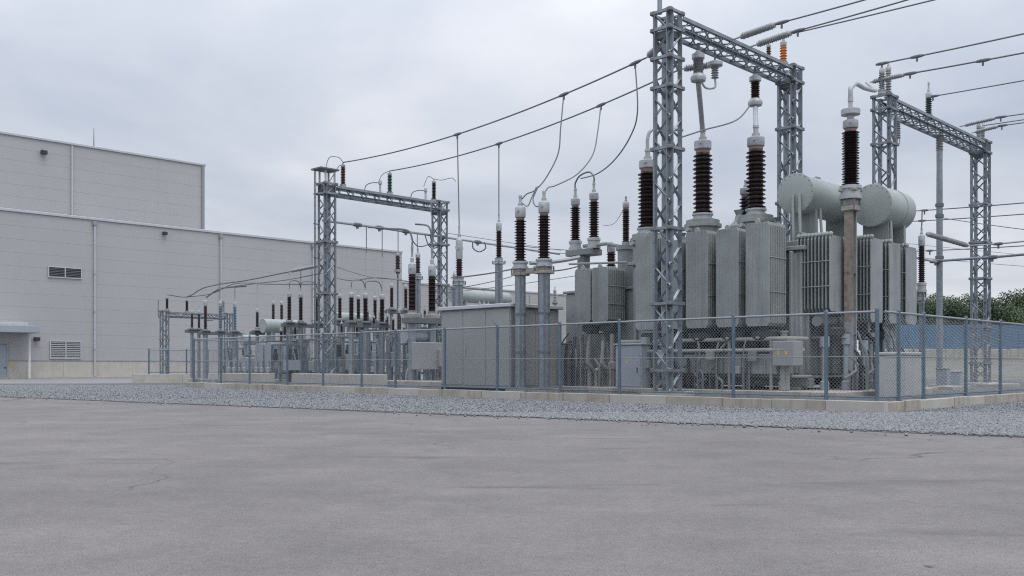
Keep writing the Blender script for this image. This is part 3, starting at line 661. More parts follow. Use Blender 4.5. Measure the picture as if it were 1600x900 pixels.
def radiator(tr, x0, x1, y0, y1, z0, z1, nf, along='x', paint='paint', tie=True, eyes=True):
    """a bank of pressed steel fins; along = the axis in which the fins are stacked"""
    hm = MB(); xc, yc = (x0 + x1) / 2, (y0 + y1) / 2
    if along == 'x':
        for z in (z0 + .10, z1 - .10): hm.tube([(x0 + .03, yc, z), (x1 + .25, yc, z)], .085, 10)
        hm.box(x0 + .02, x1, yc - .1, yc + .1, z1 - .03, z1 + .03, .02)
    else:
        for z in (z0 + .10, z1 - .10): hm.tube([(xc, y0 + .03, z), (xc, y1 + .25, z)], .085, 10)
    r = hm.build('radiator', M[paint], tr)
    L = (y1 - y0) if along == 'x' else (x1 - x0); fm = fin_mesh(round(L, 3), round(z1 - z0, 3), M[paint], t=.078 if along == 'x' else .048); a, b = (x0, x1) if along == 'x' else (y0, y1)
    for i in range(nf):
        q = a + .03 + (b - a - .06) * i / (nf - 1)
        inst('fin', fm, r, Matrix.Translation((q, yc, z0)) if along == 'x' else Matrix.Translation((xc, q, z0)) @ Matrix.Rotation(R(90), 4, 'Z'))
    if tie:
        for zz_ in (z0 + (z1 - z0) * .33, z0 + (z1 - z0) * .66):
            if along == 'x': bar('tie_rod', r, (x0, y0 - .012, zz_), (x1, y0 - .012, zz_), round_bar(.014, M['tank_pale'], 6))
            else: bar('tie_rod', r, (x0 - .012, y0, zz_), (x0 - .012, y1, zz_), round_bar(.014, M['tank_pale'], 6))
    if eyes:
        k = 'eye'
        if k not in _cache: _cache[k] = MB().lathe([(.10, -.03), (.11, 0), (.10, .03)], 12, axis='x').mesh('lifting_eye', M['tank_pale'])
        inst('lifting_eye', _cache[k], r, Matrix.Translation((x0 + .02 if along == 'x' else xc, yc if along == 'x' else y0 + .02, z1 + .04)))
    return r
def fan(tr, x, y, z, r=.48):
    f = MB().lathe([(r * .9, -.06), (r, .0), (r, .24), (r * .86, .30), (r * .82, .30), (r - .03, .22), (r - .03, .0), (r * .88, -.05)], 20, (x, y, z)).build('cooling_fan', M['dark'], tr)
    MB().lathe([(.13, -.05), (.13, .14)], 10, (x, y, z)).build('fan_hub', M['dark'], f)
    for k in range(5):
        a = k * 1.2566; c, s = math.cos(a), math.sin(a)
        MB().add([(x + c * .12 - s * .06, y + s * .12 + c * .06, z + .1), (x + c * .12 + s * .06, y + s * .12 - c * .06, z + .02), (x + c * (r - .06) + s * .12, y + s * (r - .06) - c * .12, z + .03), (x + c * (r - .06) - s * .12, y + s * (r - .06) + c * .12, z + .12)], [(0, 1, 2, 3)]).build('fan_blade', M['dark'], f, False)
def drum(tr, x0, x1, y, z, r, m='tank_pale', name='conservator', bands=(.72,), legs=True, zleg=5.65):
    c = MB().lathe([(r * .96, x0 - .05), (r * 1.0, x0 - .035), (r * 1.0, x0 + .02), (r * .975, x0 + .03), (r * .975, x1 - .1), (r * .9, x1 - .02), (r * .6, x1 + .07), (.02, x1 + .10)], 36, (0, y, z), 'x').build(name, M[m], tr)
    for b in bands: MB().lathe([(r * 1.0, 0), (r * 1.0, .05)], 36, (x0 + (x1 - x0) * b, y, z), 'x').build('drum_band', M[m], c)
    for k in range(20):
        a = k * math.pi / 10
        if k == 0: bm_ = MB().lathe([(.022, -.03), (.022, 0)], 6, axis='x').mesh('flange_bolt', M['paint'])
        inst('flange_bolt', bm_, c, Matrix.Translation((x0 - .035, y + math.cos(a) * r * .93, z + math.sin(a) * r * .93)))
    if legs:
        for b in (.18, .8):
            x = x0 + (x1 - x0) * b; MB().box(x - .09, x + .09, y - r * .62, y + r * .62, zleg, z - r * .70, .02).build('saddle', M['paint'], c)
    return c
t1 = thing('power_transformer', 'huge grey green power transformer with tall radiators and twin drum tanks', 'transformer', yard(U0, V0))
lx, ly = lambda v: v - V0, lambda u: u - U0
tk = MB().box(lx(4.35), lx(7.9), ly(4.75), ly(12.4), 1.02, 5.52, .05).build('tank', M['paint'], t1)
for k in range(9):
    y = ly(4.95 + k * .9); MB().box(lx(4.22), lx(4.349), y - .06, y + .06, 1.1, 5.4, .01).build('stiffener', M['paint'], tk)
for k in range(4): x = lx(4.7 + k * .95); MB().box(x - .06, x + .06, ly(4.62), ly(4.749), 1.1, 5.4, .01).build('stiffener', M['paint'], tk)
MB().box(lx(4.2), lx(8.05), ly(4.6), ly(12.55), 5.53, 5.68, .02).build('tank_cover', M['paint'], t1)
MB().box(lx(4.15), lx(8.1), ly(4.5), ly(12.6), .93, 1.015, .01).build('bottom_flange', M['pipe'], t1)
for v in (4.5, 7.6): MB().box(lx(v) - .15, lx(v) + .15, ly(4.4), ly(12.7), .62, .925, .02).build('skid', M['paint'], t1)
for u in (5.1, 8.6, 12): 
    for v in (4.5, 7.6): MB().box(lx(v) - .3, lx(v) + .3, ly(u) - .35, ly(u) + .35, .505, .615, .02).build('support_pad', M['pipe'], t1)
RT, RB = Z(347, 33.3), Z(509, 33.0)
for a, b, zt in ((5.16, 6.10, RT), (6.39, 7.33, RT - .10), (7.68, 8.66, RT - .06), (8.86, 9.8, RT - .3), (10.06, 11.03, RT)):
    radiator(t1, lx(2.8), lx(3.98), ly(a), ly(b), RB, zt, 10)
    fan(t1, lx(3.4), ly((a + b) / 2), RB - .42, .54)
    MB().box(lx(2.75), lx(4.2), ly((a + b) / 2) - .05, ly((a + b) / 2) + .05, RB - .45, RB - .37, .01).build('fan_bracket', M['pipe'], t1)
    for z in (RB + .1, zt - .1): MB().tube([(lx(3.95), ly((a + b) / 2), z), (lx(4.4), ly((a + b) / 2), z)], .11, 10).build('radiator_pipe', M['paint'], t1)
# turrets and the three high voltage bushings
tips = []
for (px, v, yf, n, hs) in ((1012, 4.9, 367, 15, 87), (1098, 4.9, 345, 14, 94), (1181, 5.6, 338, 14, 92)):
    u = u_at(px, v); Y = yard(u, v).y; s = FPX / Y; zf = Z(yf, Y)
    MB().lathe([(.62, 5.68), (.62, zf - .30), (.74, zf - .28), (.74, zf - .16), (.66, zf - .14), (.66, zf)], 24, (lx(v), ly(u), 0)).build('turret', M['paint'], t1)
    rs = 31.5 / s / 2
    tip = bushing(t1, lx(v), ly(u), zf, hs / s, rs, n, 'porcelain', .40, .30, True, .42, .66, fl_r=1.08)
    tips.append(yard(u, v, tip))
    ob = MB().tube([(lx(v) - .6, ly(u) + .1, zf - .5), (lx(v) - .95, ly(u) + .1, zf - .42)], .10, 10).build('turret_valve', M['paint'], t1)
for u, v, h in ((7.9, 5.3, 1.75), (7.0, 6.6, 1.5), (10.5, 5.2, 1.1)):
    MB().lathe([(.30, 5.68), (.30, 5.68 + h * .55), (.42, 5.68 + h * .56), (.42, 5.68 + h * .64), (.20, 5.68 + h * .75), (.12, 5.68 + h * .9), (.2, 5.68 + h)], 16, (lx(v), ly(u), 0)).build('relief_dome', M['paint'], t1)
u_b = u_at(1166, 7.2); bushing(t1, lx(7.2), ly(u_b), 6.3, 1.7, .3, 12, 'porcelain', .3, .3, True, .3); MB().lathe([(.4, 5.68), (.4, 6.3)], 16, (lx(7.2), ly(u_b), 0)).build('turret', M['paint'], t1)
# twin drums
r1 = .74; u1 = u_at(1243, 5.0); zc1 = Z(302, yard(u1, 5.0).y); d1 = drum(t1, lx(5.0), lx(9.2), ly(u1), zc1, r1, bands=())
r2 = .80; u2 = u_at(1362, 7.6); zc2 = Z(321, yard(u2, 7.6).y); d2 = drum(t1, lx(7.6), lx(9.9), ly(u2), zc2, r2, bands=(.62,))
MB().box(lx(4.7), lx(9.9), ly(4.05), ly(6.1), 5.72, 5.95, .03).build('drum_platform', M['paint'], t1)
for v in (7.9, 9.5): MB().tube([(lx(v), ly(u2), .5), (lx(v), ly(u2), 5.72)], .12, 10).build('platform_leg', M['paint'], t1)
for x, y in ((-.12, .05), (-.12, -.22)): MB().tube([(lx(5.0) + x, ly(u1) + y, zc1 - .05), (lx(5.0) + x - .05, ly(u1) + y - .06, 5.95)], .055, 8).build('gauge_pipe', M['tank_pale'], t1)
MB().tube([(lx(5.9), ly(u1) - .5, zc1 - .5), (lx(5.9), ly(u1) - .6, 5.9)], .05, 8).build('drain_pipe', M['tank_pale'], t1)
MB().tube([(lx(8.0), ly(u2) - .55, zc2 - .6), (lx(8.0), ly(u2) - .6, 5.7)], .05, 8).build('drain_pipe', M['tank_pale'], t1)
MB().lathe([(.16, 0), (.16, .08), (.10, .1), (.04, .14)], 12, (lx(6.6), ly(u1), zc1 + r1 * .96)).build('drum_vent', M['paint'], d1)
MB().lathe([(.16, 0), (.16, .08), (.10, .1), (.04, .14)], 12, (lx(8.0), ly(u2), zc2 + r2 * .96)).build('drum_vent', M['paint'], d2)
# radiators on the right end with open fins, rounded header balls on top
def end_radiator(v0, v1, u0, u1, z0, z1, nf):
    r = radiator(t1, lx(v0), lx(v1), ly(u0), ly(u1), z0, z1, nf, 'y', eyes=False)
    for i in range(nf):
        q = ly(u0) + .03 + (u1 - u0 - .06) * i / (nf - 1)
        if 'ball' not in _cache: _cache['ball'] = MB().lathe([(.02, -.085), (.07, -.06), (.09, 0), (.07, .06), (.02, .085)], 10).mesh('header_ball', M['tank_pale'])
        inst('header_ball', _cache['ball'], r, Matrix.Translation((lx(v0) + .1, q, z1 + .04)))
    return r
ze0, ze1 = Z(486, 33.1), Z(366, 33.1)
end_radiator(4.4, 5.45, 3.69, 4.98, ze0, ze1, 10)
for k, v in enumerate((6.15, 7.5, 8.75)): end_radiator(v, v + 1.0, 3.0 - .1 * k, 4.3, ze0 - .35, ze1 - .05 * k, 11)
for v in (5.75, 7.35, 8.62): MB().box(lx(v) - .1, lx(v) + .1, ly(3.6), ly(3.85), 1.2, ze1 - .1, .02).build('riser_duct', M['paint'], t1)
MB().tube([(lx(4.6), ly(4.3), ze0 - .32), (lx(9.8), ly(3.9), ze0 - .32)], .20, 12).build('lower_header', M['paint'], t1)
MB().tube([(lx(4.7), ly(5.0), ze1 + .1), (lx(9.8), ly(4.35), ze1 + .1)], .14, 12).build('upper_header', M['paint'], t1)
for v in (4.8, 5.2, 6.5, 7.9, 9.2): MB().tube([(lx(v), ly(4.2), ze0 - .32), (lx(v), ly(4.2), ze0 + .12)], .08, 8).build('header_pipe', M['paint'], t1)
for v in (5.0, 6.7, 8.4): fan(t1, lx(v), ly(3.9), ze0 - .85, .42); MB().box(lx(v) - .05, lx(v) + .05, ly(3.4), ly(4.7), ze0 - .93, ze0 - .86).build('fan_bracket', M['pipe'], t1)
MB().box(lx(4.1), lx(4.34), ly(5.0), ly(5.12), .95, 5.5, .02).build('end_column', M['paint'], t1)
# oil pipes, boxes and clutter under the radiators
MB().box(lx(2.95), lx(4.14), ly(4.95), ly(11.6), 1.06, 1.78, .03).build('oil_sump', M['paint'], t1)
for k in range(7): MB().box(lx(2.90), lx(2.948), ly(5.4 + k * .98) - .03, ly(5.4 + k * .98) + .03, 1.08, 1.76, .005).build('stiffener', M['paint'], t1)
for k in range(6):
    y = ly(5.2 + k * 1.15); op = MB().lathe([(.10, -.36), (.2, -.33), (.22, -.1), (.22, .22), (.16, .26), (.12, .36)], 14, (lx(3.62), y, 2.12), 'y').build('shade_filler', M['dark'], t1); MB().lathe([(.07, 1.79), (.07, 1.95)], 8, (lx(3.62), y, 0)).build('shade_filler_foot', M['paint_dark'], op)  # dark cylinders added to paint in the shade of the recess below the radiators
rs_ = random.Random(11)
for k in range(34):
    u, v = rs_.uniform(4.8, 11.8), rs_.uniform(2.45, 2.9); h = rs_.uniform(.3, 1.9); r = rs_.choice((.025, .035, .05))
    MB().tube(smooth_path([(lx(v), ly(u), .5), (lx(v), ly(u), .5 + h * .7), (lx(v + rs_.uniform(0, .3)), ly(u + rs_.uniform(-.25, .25)), .5 + h)], 4), r, 7).build('cable_conduit', M[rs_.choice(('galv_dark', 'paint_dark', 'dark'))], t1)
for k in range(9):
    u = rs_.uniform(5, 11.5); z = rs_.uniform(.9, 2.2); MB().box(lx(2.55), lx(2.8), ly(u) - .14, ly(u) + .14, z, z + rs_.uniform(.2, .4), .015).build('junction_box', M[rs_.choice(('kiosk', 'paint_dark', 'pipe'))], t1)
for k in range(26):
    v, u = rs_.uniform(4.5, 9.5), rs_.uniform(2.7, 3.4); h = rs_.uniform(.5, 2.2)
    MB().tube(smooth_path([(lx(v), ly(u), .5), (lx(v), ly(u), .5 + h * .7), (lx(v + rs_.uniform(-.2, .2)), ly(u + rs_.uniform(0, .4)), .5 + h)], 4), rs_.choice((.03, .045, .06)), 7).build('cable_conduit', M[rs_.choice(('galv_dark', 'paint_dark', 'dark'))], t1)
for z, v, r in ((2.32, 3.0, .075), (1.92, 2.75, .065), (1.0, 3.3, .05)): MB().tube([(lx(v), ly(11.9), z), (lx(v), ly(4.55), z), (lx(v + .9), ly(4.3), z)], r, 10).build('oil_pipe', M['pipe'], t1)
for u in (5.2, 6.9, 9.2, 11.2):
    MB().tube([(lx(3.0), ly(u), .52), (lx(3.0), ly(u), RB - .4)], .06, 8).build('pipe_stand', M['pipe'], t1)
MB().lathe([(.17, .52), (.17, .8), (.13, .82), (.13, 2.0), (.2, 2.03), (.2, 2.12)], 14, (lx(3.05), ly(4.75), 0)).build('pump_column', M['paint'], t1)
for k in range(7):
    u = 4.9 + k * .98; MB().lathe([(.12, 0), (.12, .22), (.16, .24), (.16, .30)], 10, (lx(3.35), ly(u), 2.3)).build('valve', M['paint'], t1)
ub = u_at(1230, 3.0); zb0, zb1 = Z(572, 32.3), Z(532, 32.3)
cb = MB().box(lx(2.7), lx(3.35), ly(ub) - .42, ly(ub) + .42, zb0, zb1, .03).build('control_box', M['kiosk'], t1)
for q in (.18, -.12): MB().box(lx(2.7) - .006, lx(2.7) - .002, ly(ub) + q - .045, ly(ub) + q + .045, zb1 - .48, zb1 - .36).build('warning_sticker', M['yellow'], cb)
MB().box(lx(2.98), lx(3.10), ly(ub) - .05, ly(ub) + .05, .505, zb0, .01).build('box_stand', M['pipe'], t1)
for k, (u, v, z0, z1) in enumerate(((3.9, 4.4, .5, 2.4), (3.5, 5.2, .5, 2.5), (3.4, 6.4, .5, 2.3), (3.6, 7.4, .5, 2.6), (3.2, 8.3, .5, 2.4))):
    MB().lathe([(.16, z0), (.16, z0 + .3), (.10, z0 + .34), (.10, z1 - .4), (.17, z1 - .36), (.17, z1)], 12, (lx(v), ly(u), 0)).build('pump', M['cabinet'], t1)
for v in (4.7, 6.0, 7.2): MB().tube([(lx(v), ly(3.3), .9), (lx(v) + .5, ly(3.1), 1.2), (lx(v) + .9, ly(3.4), 1.9)], .06, 8).build('bent_pipe', M['paint_dark'], t1)
fs = thing('foundation_slab', 'wide low concrete foundation slab under the big transformer', 'foundation', yard(U0, V0))
for a, b in zip((2.4, 5.1, 7.9, 10.4), (5.1, 7.9, 10.4, 13.0)): MB().box(lx(2.2), lx(10.3), ly(a) + .006, ly(b) - .006, YZ - .02, .50, .02).build('slab_section', M['concrete'], fs)

# ------------------------------------------------------------------ smaller transformer to its left
UB, VB = 14.2, 5.2
t2 = thing('power_transformer', 'grey green transformer with two shorter radiators left of the tall gantry', 'transformer', yard(UB, VB))
mx_, my_ = lambda v: v - VB, lambda u: u - UB
MB().box(mx_(4.9), mx_(7.4), my_(12.75), my_(16.6), .95, 4.6, .04).build('tank', M['paint'], t2)
MB().box(mx_(4.8), mx_(7.5), my_(12.7), my_(16.7), 4.605, 4.72, .02).build('tank_cover', M['paint'], t2)
for v in (5.1, 7.1): MB().box(mx_(v) - .15, mx_(v) + .15, my_(12.8), my_(16.6), .5, .945, .02).build('skid', M['paint'], t2)
zr1, zr0 = Z(416, 39), Z(503, 39)
ua = u_at(950, 3.5)
for a in (ua, ua + .95): radiator(t2, mx_(3.5), mx_(4.65), my_(a), my_(a + .88), zr0, zr1, 10)
for a in (ua + .44, ua + 1.39):
    for z in (zr0 + .1, zr1 - .1): MB().tube([(mx_(4.6), my_(a), z), (mx_(5.0), my_(a), z)], .1, 10).build('radiator_pipe', M['paint'], t2)
    fan(t2, mx_(4.1), my_(a), zr0 - .36, .42); MB().box(mx_(3.5), mx_(4.9), my_(a) - .05, my_(a) + .05, zr0 - .45, zr0 - .37).build('fan_bracket', M['pipe'], t2)
uc = u_at(912, 5.6); Yc = yard(uc, 5.6).y; zt_ = Z(400, Yc); sc_ = FPX / Yc
MB().box(mx_(5.6) - .2, mx_(5.6) + .2, my_(uc) - .22, my_(uc) + .22, 4.72, zt_, .02).build('bushing_column', M['paint_dark'], t2)
pf = MB().box(mx_(5.6) - .42, mx_(5.6) + .42, my_(uc) - .75, my_(uc) + .75, zt_, zt_ + .28, .02).build('bushing_platform', M['paint_dark'], t2)
tip2 = []
for px, y1, y0 in ((899, 321, 374), (928, 317, 373)):
    u = u_at(px, 5.6); b0 = zt_ + .29; hs = (y0 - y1) / sc_
    tip2.append(yard(u, 5.6, bushing(t2, 0 + mx_(5.6), my_(u), b0, hs, .245, 15, 'porcelain', .34, Z(y0, Yc) - b0, True, .42, .6, fl_r=1.25)))
u3 = u_at(978, 5.4); Y3 = yard(u3, 5.4).y
MB().lathe([(.36, 4.72), (.36, Z(392, Y3)), (.44, Z(391, Y3)), (.44, Z(384, Y3))], 16, (mx_(5.4), my_(u3), 0)).build('turret', M['paint'], t2)
tip3 = yard(u3, 5.4, bushing(t2, mx_(5.4), my_(u3), Z(384, Y3), 1.45, .17, 16, 'porcelain', .26, .16, True, .22, .7))
u4 = u_at(955, 5.8); bushing(t2, mx_(5.8), my_(u4), Z(425, yard(u4, 5.8).y), .62, .22, 5, 'porcelain', .34, .25, False, .12, .7); MB().lathe([(.28, 4.72), (.28, Z(425, yard(u4, 5.8).y))], 14, (mx_(5.8), my_(u4), 0)).build('turret', M['paint'], t2)
MB().tube([(mx_(5.6), my_(uc), zt_ + .45), (mx_(5.5), my_(u4), zt_ + .42), (mx_(5.4), my_(u3), Z(387, Y3))], .085, 8).build('oil_pipe', M['paint'], t2)
MB().tube([(mx_(4.7), my_(16.2), Z(408, 41)), (mx_(4.7), my_(12.9), Z(408, 39.4))], .05, 8).build('oil_pipe', M['paint'], t2)
for k in range(4): MB().lathe([(.11, .5), (.11, 1.2), (.18, 1.24), (.18, 1.5), (.1, 1.55), (.1, 2.7)], 10, (mx_(3.9 + .2 * (k % 2)), my_(13.1 + k * .62), 0)).build('pump', M['pipe'], t2)
for k in range(26):
    u, v = rs_.uniform(13, 16.5), rs_.uniform(3.4, 4.6); h = rs_.uniform(.4, 2.3)
    MB().tube(smooth_path([(mx_(v), my_(u), .48), (mx_(v), my_(u), .5 + h * .7), (mx_(v + rs_.uniform(-.2, .3)), my_(u + rs_.uniform(-.3, .3)), .5 + h)], 4), rs_.choice((.03, .05, .07)), 7).build('cable_conduit', M[rs_.choice(('pipe', 'paint_dark', 'dark', 'dark'))], t2)
for k in range(3): MB().tube([(mx_(4.0), my_(13.3 + k * .8), 1.1), (mx_(3.6), my_(13.4 + k * .8), 1.5), (mx_(3.8), my_(13.5 + k * .8), 2.4)], .09, 8).build('bent_pipe', M['pipe'], t2)
f2 = thing('foundation_slab', 'concrete slab under the smaller transformer left of the tall gantry', 'foundation', yard(UB, VB))
MB().box(mx_(3.0), mx_(7.8), my_(13.05), my_(17.2), YZ - .02, .49, .02).build('slab_section', M['concrete'], f2)

# control cabinet in front of it
uk, vk = u_at(1002, 2.3), 2.3; kb = thing('control_cabinet', 'blue grey steel control cabinet with yellow warning mark behind the fence', 'cabinet', yard(uk, vk))
zk = Z(539, yard(uk, vk).y)
MB().box(0, .62, 0, 1.28, .46, zk, .025).build('body', M['cabinet'], kb); MB().box(-.06, .68, -.06, 1.34, zk + .002, zk + .07, .02).build('roof', M['cabinet'], kb)
dk = MB().box(-.022, -.003, .05, 1.22, .55, zk - .42, .008).build('door', M['cabinet'], kb)
MB().add([(-.03, .62, zk - .72), (-.03, .78, zk - .72), (-.03, .70, zk - .56), (-.024, .62, zk - .72), (-.024, .78, zk - .72), (-.024, .70, zk - .56)], [(0, 2, 1), (3, 4, 5), (0, 1, 4, 3), (1, 2, 5, 4), (2, 0, 3, 5)]).build('warning_sign', M['yellow'], dk, False)
MB().box(-.05, -.023, .16, .20, 1.1, 1.3, .005).build('handle', M['dark'], dk)
MB().box(-.1, .75, -.1, 1.4, YZ - .02, .455, .02).build('plinth', M['concrete'], kb)

# ------------------------------------------------------------------ grey kiosk right behind the fence
cpt = at(797, 0, 39.1); ku, kv = uv(cpt)
kk = thing('equipment_kiosk', 'large plain grey metal equipment kiosk with flat roof behind the fence', 'kiosk', yard(ku, kv))
KH = Z(473.5, 39.1); KL, KD = 4.35, 3.0
MB().box(0, KD, 0, KL, .42, KH - .16, .02).build('body', M['kiosk'], kk)
for i in range(3): 
    a, b = i * KL / 3, (i + 1) * KL / 3; d = MB().box(-.022, -.002, a + .02, b - .02, .52, KH - .22, .008).build('door_panel', M['kiosk'], kk)
    if i == 1: MB().tube([(-.06, b - .16, 1.75), (-.06, b - .16, 2.2)], .018, 6).build('handle', M['cast'], d)
for i in range(2): MB().box(i * KD / 2 + .02, (i + 1) * KD / 2 - .02, -.02, -.002, .52, KH - .22, .008).build('side_panel', M['kiosk'], kk)
MB().box(-.16, KD + .16, -.16, KL + .16, KH - .155, KH, .02).build('roof', M['trim'], kk)
MB().box(-.03, KD, -.03, KL, YZ, .415, .01).build('base_frame', M['dark'], kk)
MB().box(1.8, 2.2, -.05, -.021, KH - .65, KH - .55).build('sign_plate', M['white'], kk)

# concrete box at the right yard corner
qu, qv = uv(at(1415, 0, 31.0)); cbx = thing('concrete_pit_box', 'plain pale concrete box behind the fence at the right yard corner', 'concrete box', yard(qu, qv))
MB().box(0, 1.55, 0, 1.02, YZ - .02, 1.72, .03).build('body', M['concrete_box'], cbx); MB().box(-.04, 1.59, -.04, 1.06, 1.722, 1.82, .02).build('lid', M['concrete_box'], cbx)

# ================================================================== bushing posts near the fence
b812, _ = post_bushing('left one of the two tall bushing posts before the grey kiosk', 813, 38.9, 431, 408, 343, 19.5, 17, 321, 305, 15, 'round', bracket='cast_rusty')
b850, _ = post_bushing('right one of the two tall bushing posts before the grey kiosk', 850, 38.5, 428, 404, 336, 20.5, 19, 313, 298, 16, 'round', bracket='cast_rusty')
crossb = thing('cross_beam', 'steel beam joining the heads of the two tall bushing posts', 'beam', (0, 0, 0), 0)
a_, b_ = at(820, 424, 38.85), at(843, 422, 38.55); bar('beam', crossb, a_, b_, angle_bar(.22, .03, M['cast_rusty']))
b1329, tb = post_bushing('tall rust streaked square post with big bushing near the yard corner', 1329, 33.6, 330, 289, 205, 27, 19, 186, 150, 21, 'H', pm='rusty_post', bracket='cast_rusty', flw=1.25)
zz0 = Z(300, 33.6); MB().box(-.32, .32, -.32, .32, zz0, zz0 + .13, .02).build('head_plate', M['cast_rusty'], tb)
zc_ = Z(176, 33.6); MB().lathe([(.12, zc_ - .12), (.33, zc_ - .08), (.33, zc_ + .10), (.14, zc_ + .16)], 16).build('corona_ring', M['cast'], tb)
MB().box(-.36, .36, -.36, .36, YZ, .50, .02).build('plinth', M['concrete'], tb)
b1440, _ = post_bushing('slim bushing post standing right of the big transformer', 1440, 43.5, 470, 441, 384, 11.5, 8, 366, 356, 18, 'round', bracket='cast', collar=False)
b716, _ = post_bushing('surge arrester post rising behind the left end of the kiosk', 717.5, 44.8, 446, 433, 405, 12.5, 12, 370, 352, 8, 'round', collar=False)
b779, _ = post_bushing('slim arrester post rising behind the middle of the kiosk', 779.5, 46.9, 413, 403, 361, 10.5, 12, 347, 334, 15, 'round', collar=False)
# slender tubular post under the right gantry beam
vP = v_at(1468, uC); YP = yard(uC, vP).y; tp = thing('tubular_post', 'slender grey tubular post standing under the right gantry beam', 'post', yard(uC, vP))
MB().lathe([(.155, .42), (.155, Z(300, YP)), (.145, Z(262, YP)), (.15, HC - 1.35)], 14).build('tube', M['galv'], tp)
inst('insulator', shed_mesh(.75, .19, 9, M['porcelain_grey'], .7), tp, Matrix.Translation((0, 0, HC - 1.40)))
MB().lathe([(.2, HC - .66), (.22, HC - .62), (.12, HC - .57)], 12).build('head_cap', M['cast'], tp)
MB().box(-.4, .4, -.4, .4, YZ, .415, .02).build('footing', M['concrete'], tp)
for py in (323, 340, 405): MB().lathe([(.21, 0), (.21, .16)], 12, (0, 0, Z(py, YP))).build('clamp_band', M['galv_dark'], tp)

# ================================================================== insulators standing on or hanging from the gantries
def beam_top(u, v0, px, h): return yard(u, v_at(px, u), h)
i535 = post_ins('post_insulator', 'red brown insulator standing beside the platform of the left gantry', beam_top(uE, vE, 536, HE - .02), 1.0, .155, 11, 'porcelain_red')
i608 = post_ins('post_insulator', 'dark green insulator standing midway on the left gantry beam', beam_top(uE, vE, 609, HE - .02), 1.0, .155, 11, 'porcelain_green')
i678 = post_ins('post_insulator', 'dark brown insulator above the right leg of the left gantry', beam_top(uE, vE, 678, HE - .02), 1.0, .155, 11, 'porcelain')
for px, lb in ((594, 'small grey bracket post beside the green insulator on left gantry'), (665, 'small grey bracket post near the right end of left gantry')):
    p = beam_top(uE, vE, px, HE - .03); s_ = thing('bracket_post', lb, 'bracket', p); MB().lathe([(.10, 0), (.07, .1), (.06, .5), (.11, .55), (.09, .75)], 8).build('stem', M['cast'], s_)
    MB().tube(smooth_path([(0, 0, .62), (-.35, .3, .62), (-.62, .55, .45), (-.7, .62, 0)]), .028, 6).build('bent_conduit', M['wire'], s_)
def loop(label, pts, r=.022): return wire(label, smooth_path(pts), r, name='jumper_wire', cat='wire')
loop('small looped jumper above the red brown insulator on left gantry', [i535, i535 + Vector((-.25, 0, .28)), i535 + Vector((-.8, 0, .25)), i535 + Vector((-1.0, 0, -.6)), i535 + Vector((-.85, 0, -1.15)), i535 + Vector((-.3, 0, -.3)), i535 + Vector((-.03, 0, -.1))])
loop('short jumper joining green insulator to its bracket post', [i608, i608 + Vector((-.4, -.2, -.25)), i608 + Vector((-.62, -.35, -.7))])
loop('thin jumper at the dark brown insulator on left gantry', [i678 + Vector((1.35, .2, -.12)), i678 + Vector((1.1, .2, .1)), i678 + Vector((.5, .1, -.05)), i678, i678 + Vector((-.35, -.2, .1)), i678 + Vector((-.6, -.4, -.55))])
# under the tall gantry beam
def hang(label, px, ytop, ybot, u, rs, n, m, cap=True):
    v = v_at(px, u); Y = yard(u, v).y; z1, z0 = Z(ytop, Y), Z(ybot, Y); t = thing('suspension_insulator', label, 'insulator', yard(u, v, z1)); h = z1 - z0
    hb = HA - .12 - .46 - z1
    if hb > .02: MB().tube([(0, 0, hb), (0, 0, -.02)], .06, 8).build('hanger', M['galv_dark'], t)
    lathe_part('upper_cap', [(.10, 0), (.12, -.05), (.24, -.12), (.24, -.28), (.17, -.32)][::-1], M['cast'], t)
    inst('porcelain', shed_mesh(h - .62, rs, n, M[m], .68), t, Matrix.Translation((0, 0, -h + .30)))
    lathe_part('lower_ring', [(.12, -.02), (.27, .02), (.30, .12), (.27, .22), (.18, .31)], M['cast'], t, Matrix.Translation((0, 0, -h)))
    return yard(u, v, z0)
h1090 = hang('left grey brown insulator hanging under the tall gantry beam', 1091, 80, 128, uA, .2, 9, 'porcelain_grey')
h1180 = hang('right brown insulator hanging under the tall gantry beam', 1180, 116, 166, uA, .19, 9, 'porcelain')
wire('thick pale tube linking left hanging insulator to middle bushing', [h1090, h1090.lerp(tips[1], .5), tips[1] - Vector((0, 0, .1))], .10, 'cast', 'bus_tube', 'tube', n=12)
wire('thick pale tube linking right hanging insulator to right bushing', [h1180, h1180.lerp(tips[2], .5), tips[2] - Vector((0, 0, .1))], .10, 'cast', 'bus_tube', 'tube', n=12)
tb0 = tips[0]; wire('bent pale tube on top of the bushing behind the tall gantry leg', smooth_path([tb0 - Vector((0, 0, .1)), tb0 + Vector((0, 0, .45)), tb0 + Vector((.15, .05, .8)), tb0 + Vector((.6, .3, .95)), tb0 + Vector((1.6, .8, 1.0))]), .075, 'cast', 'bus_tube', 'tube', n=10)
wire('thin wire from tall gantry leg up to right hanging insulator', smooth_path([at(1066, 214, 34.6), at(1100, 203, 35.6), at(1150, 188, 37), h1180 + Vector((-.15, 0, .1))]), .03)
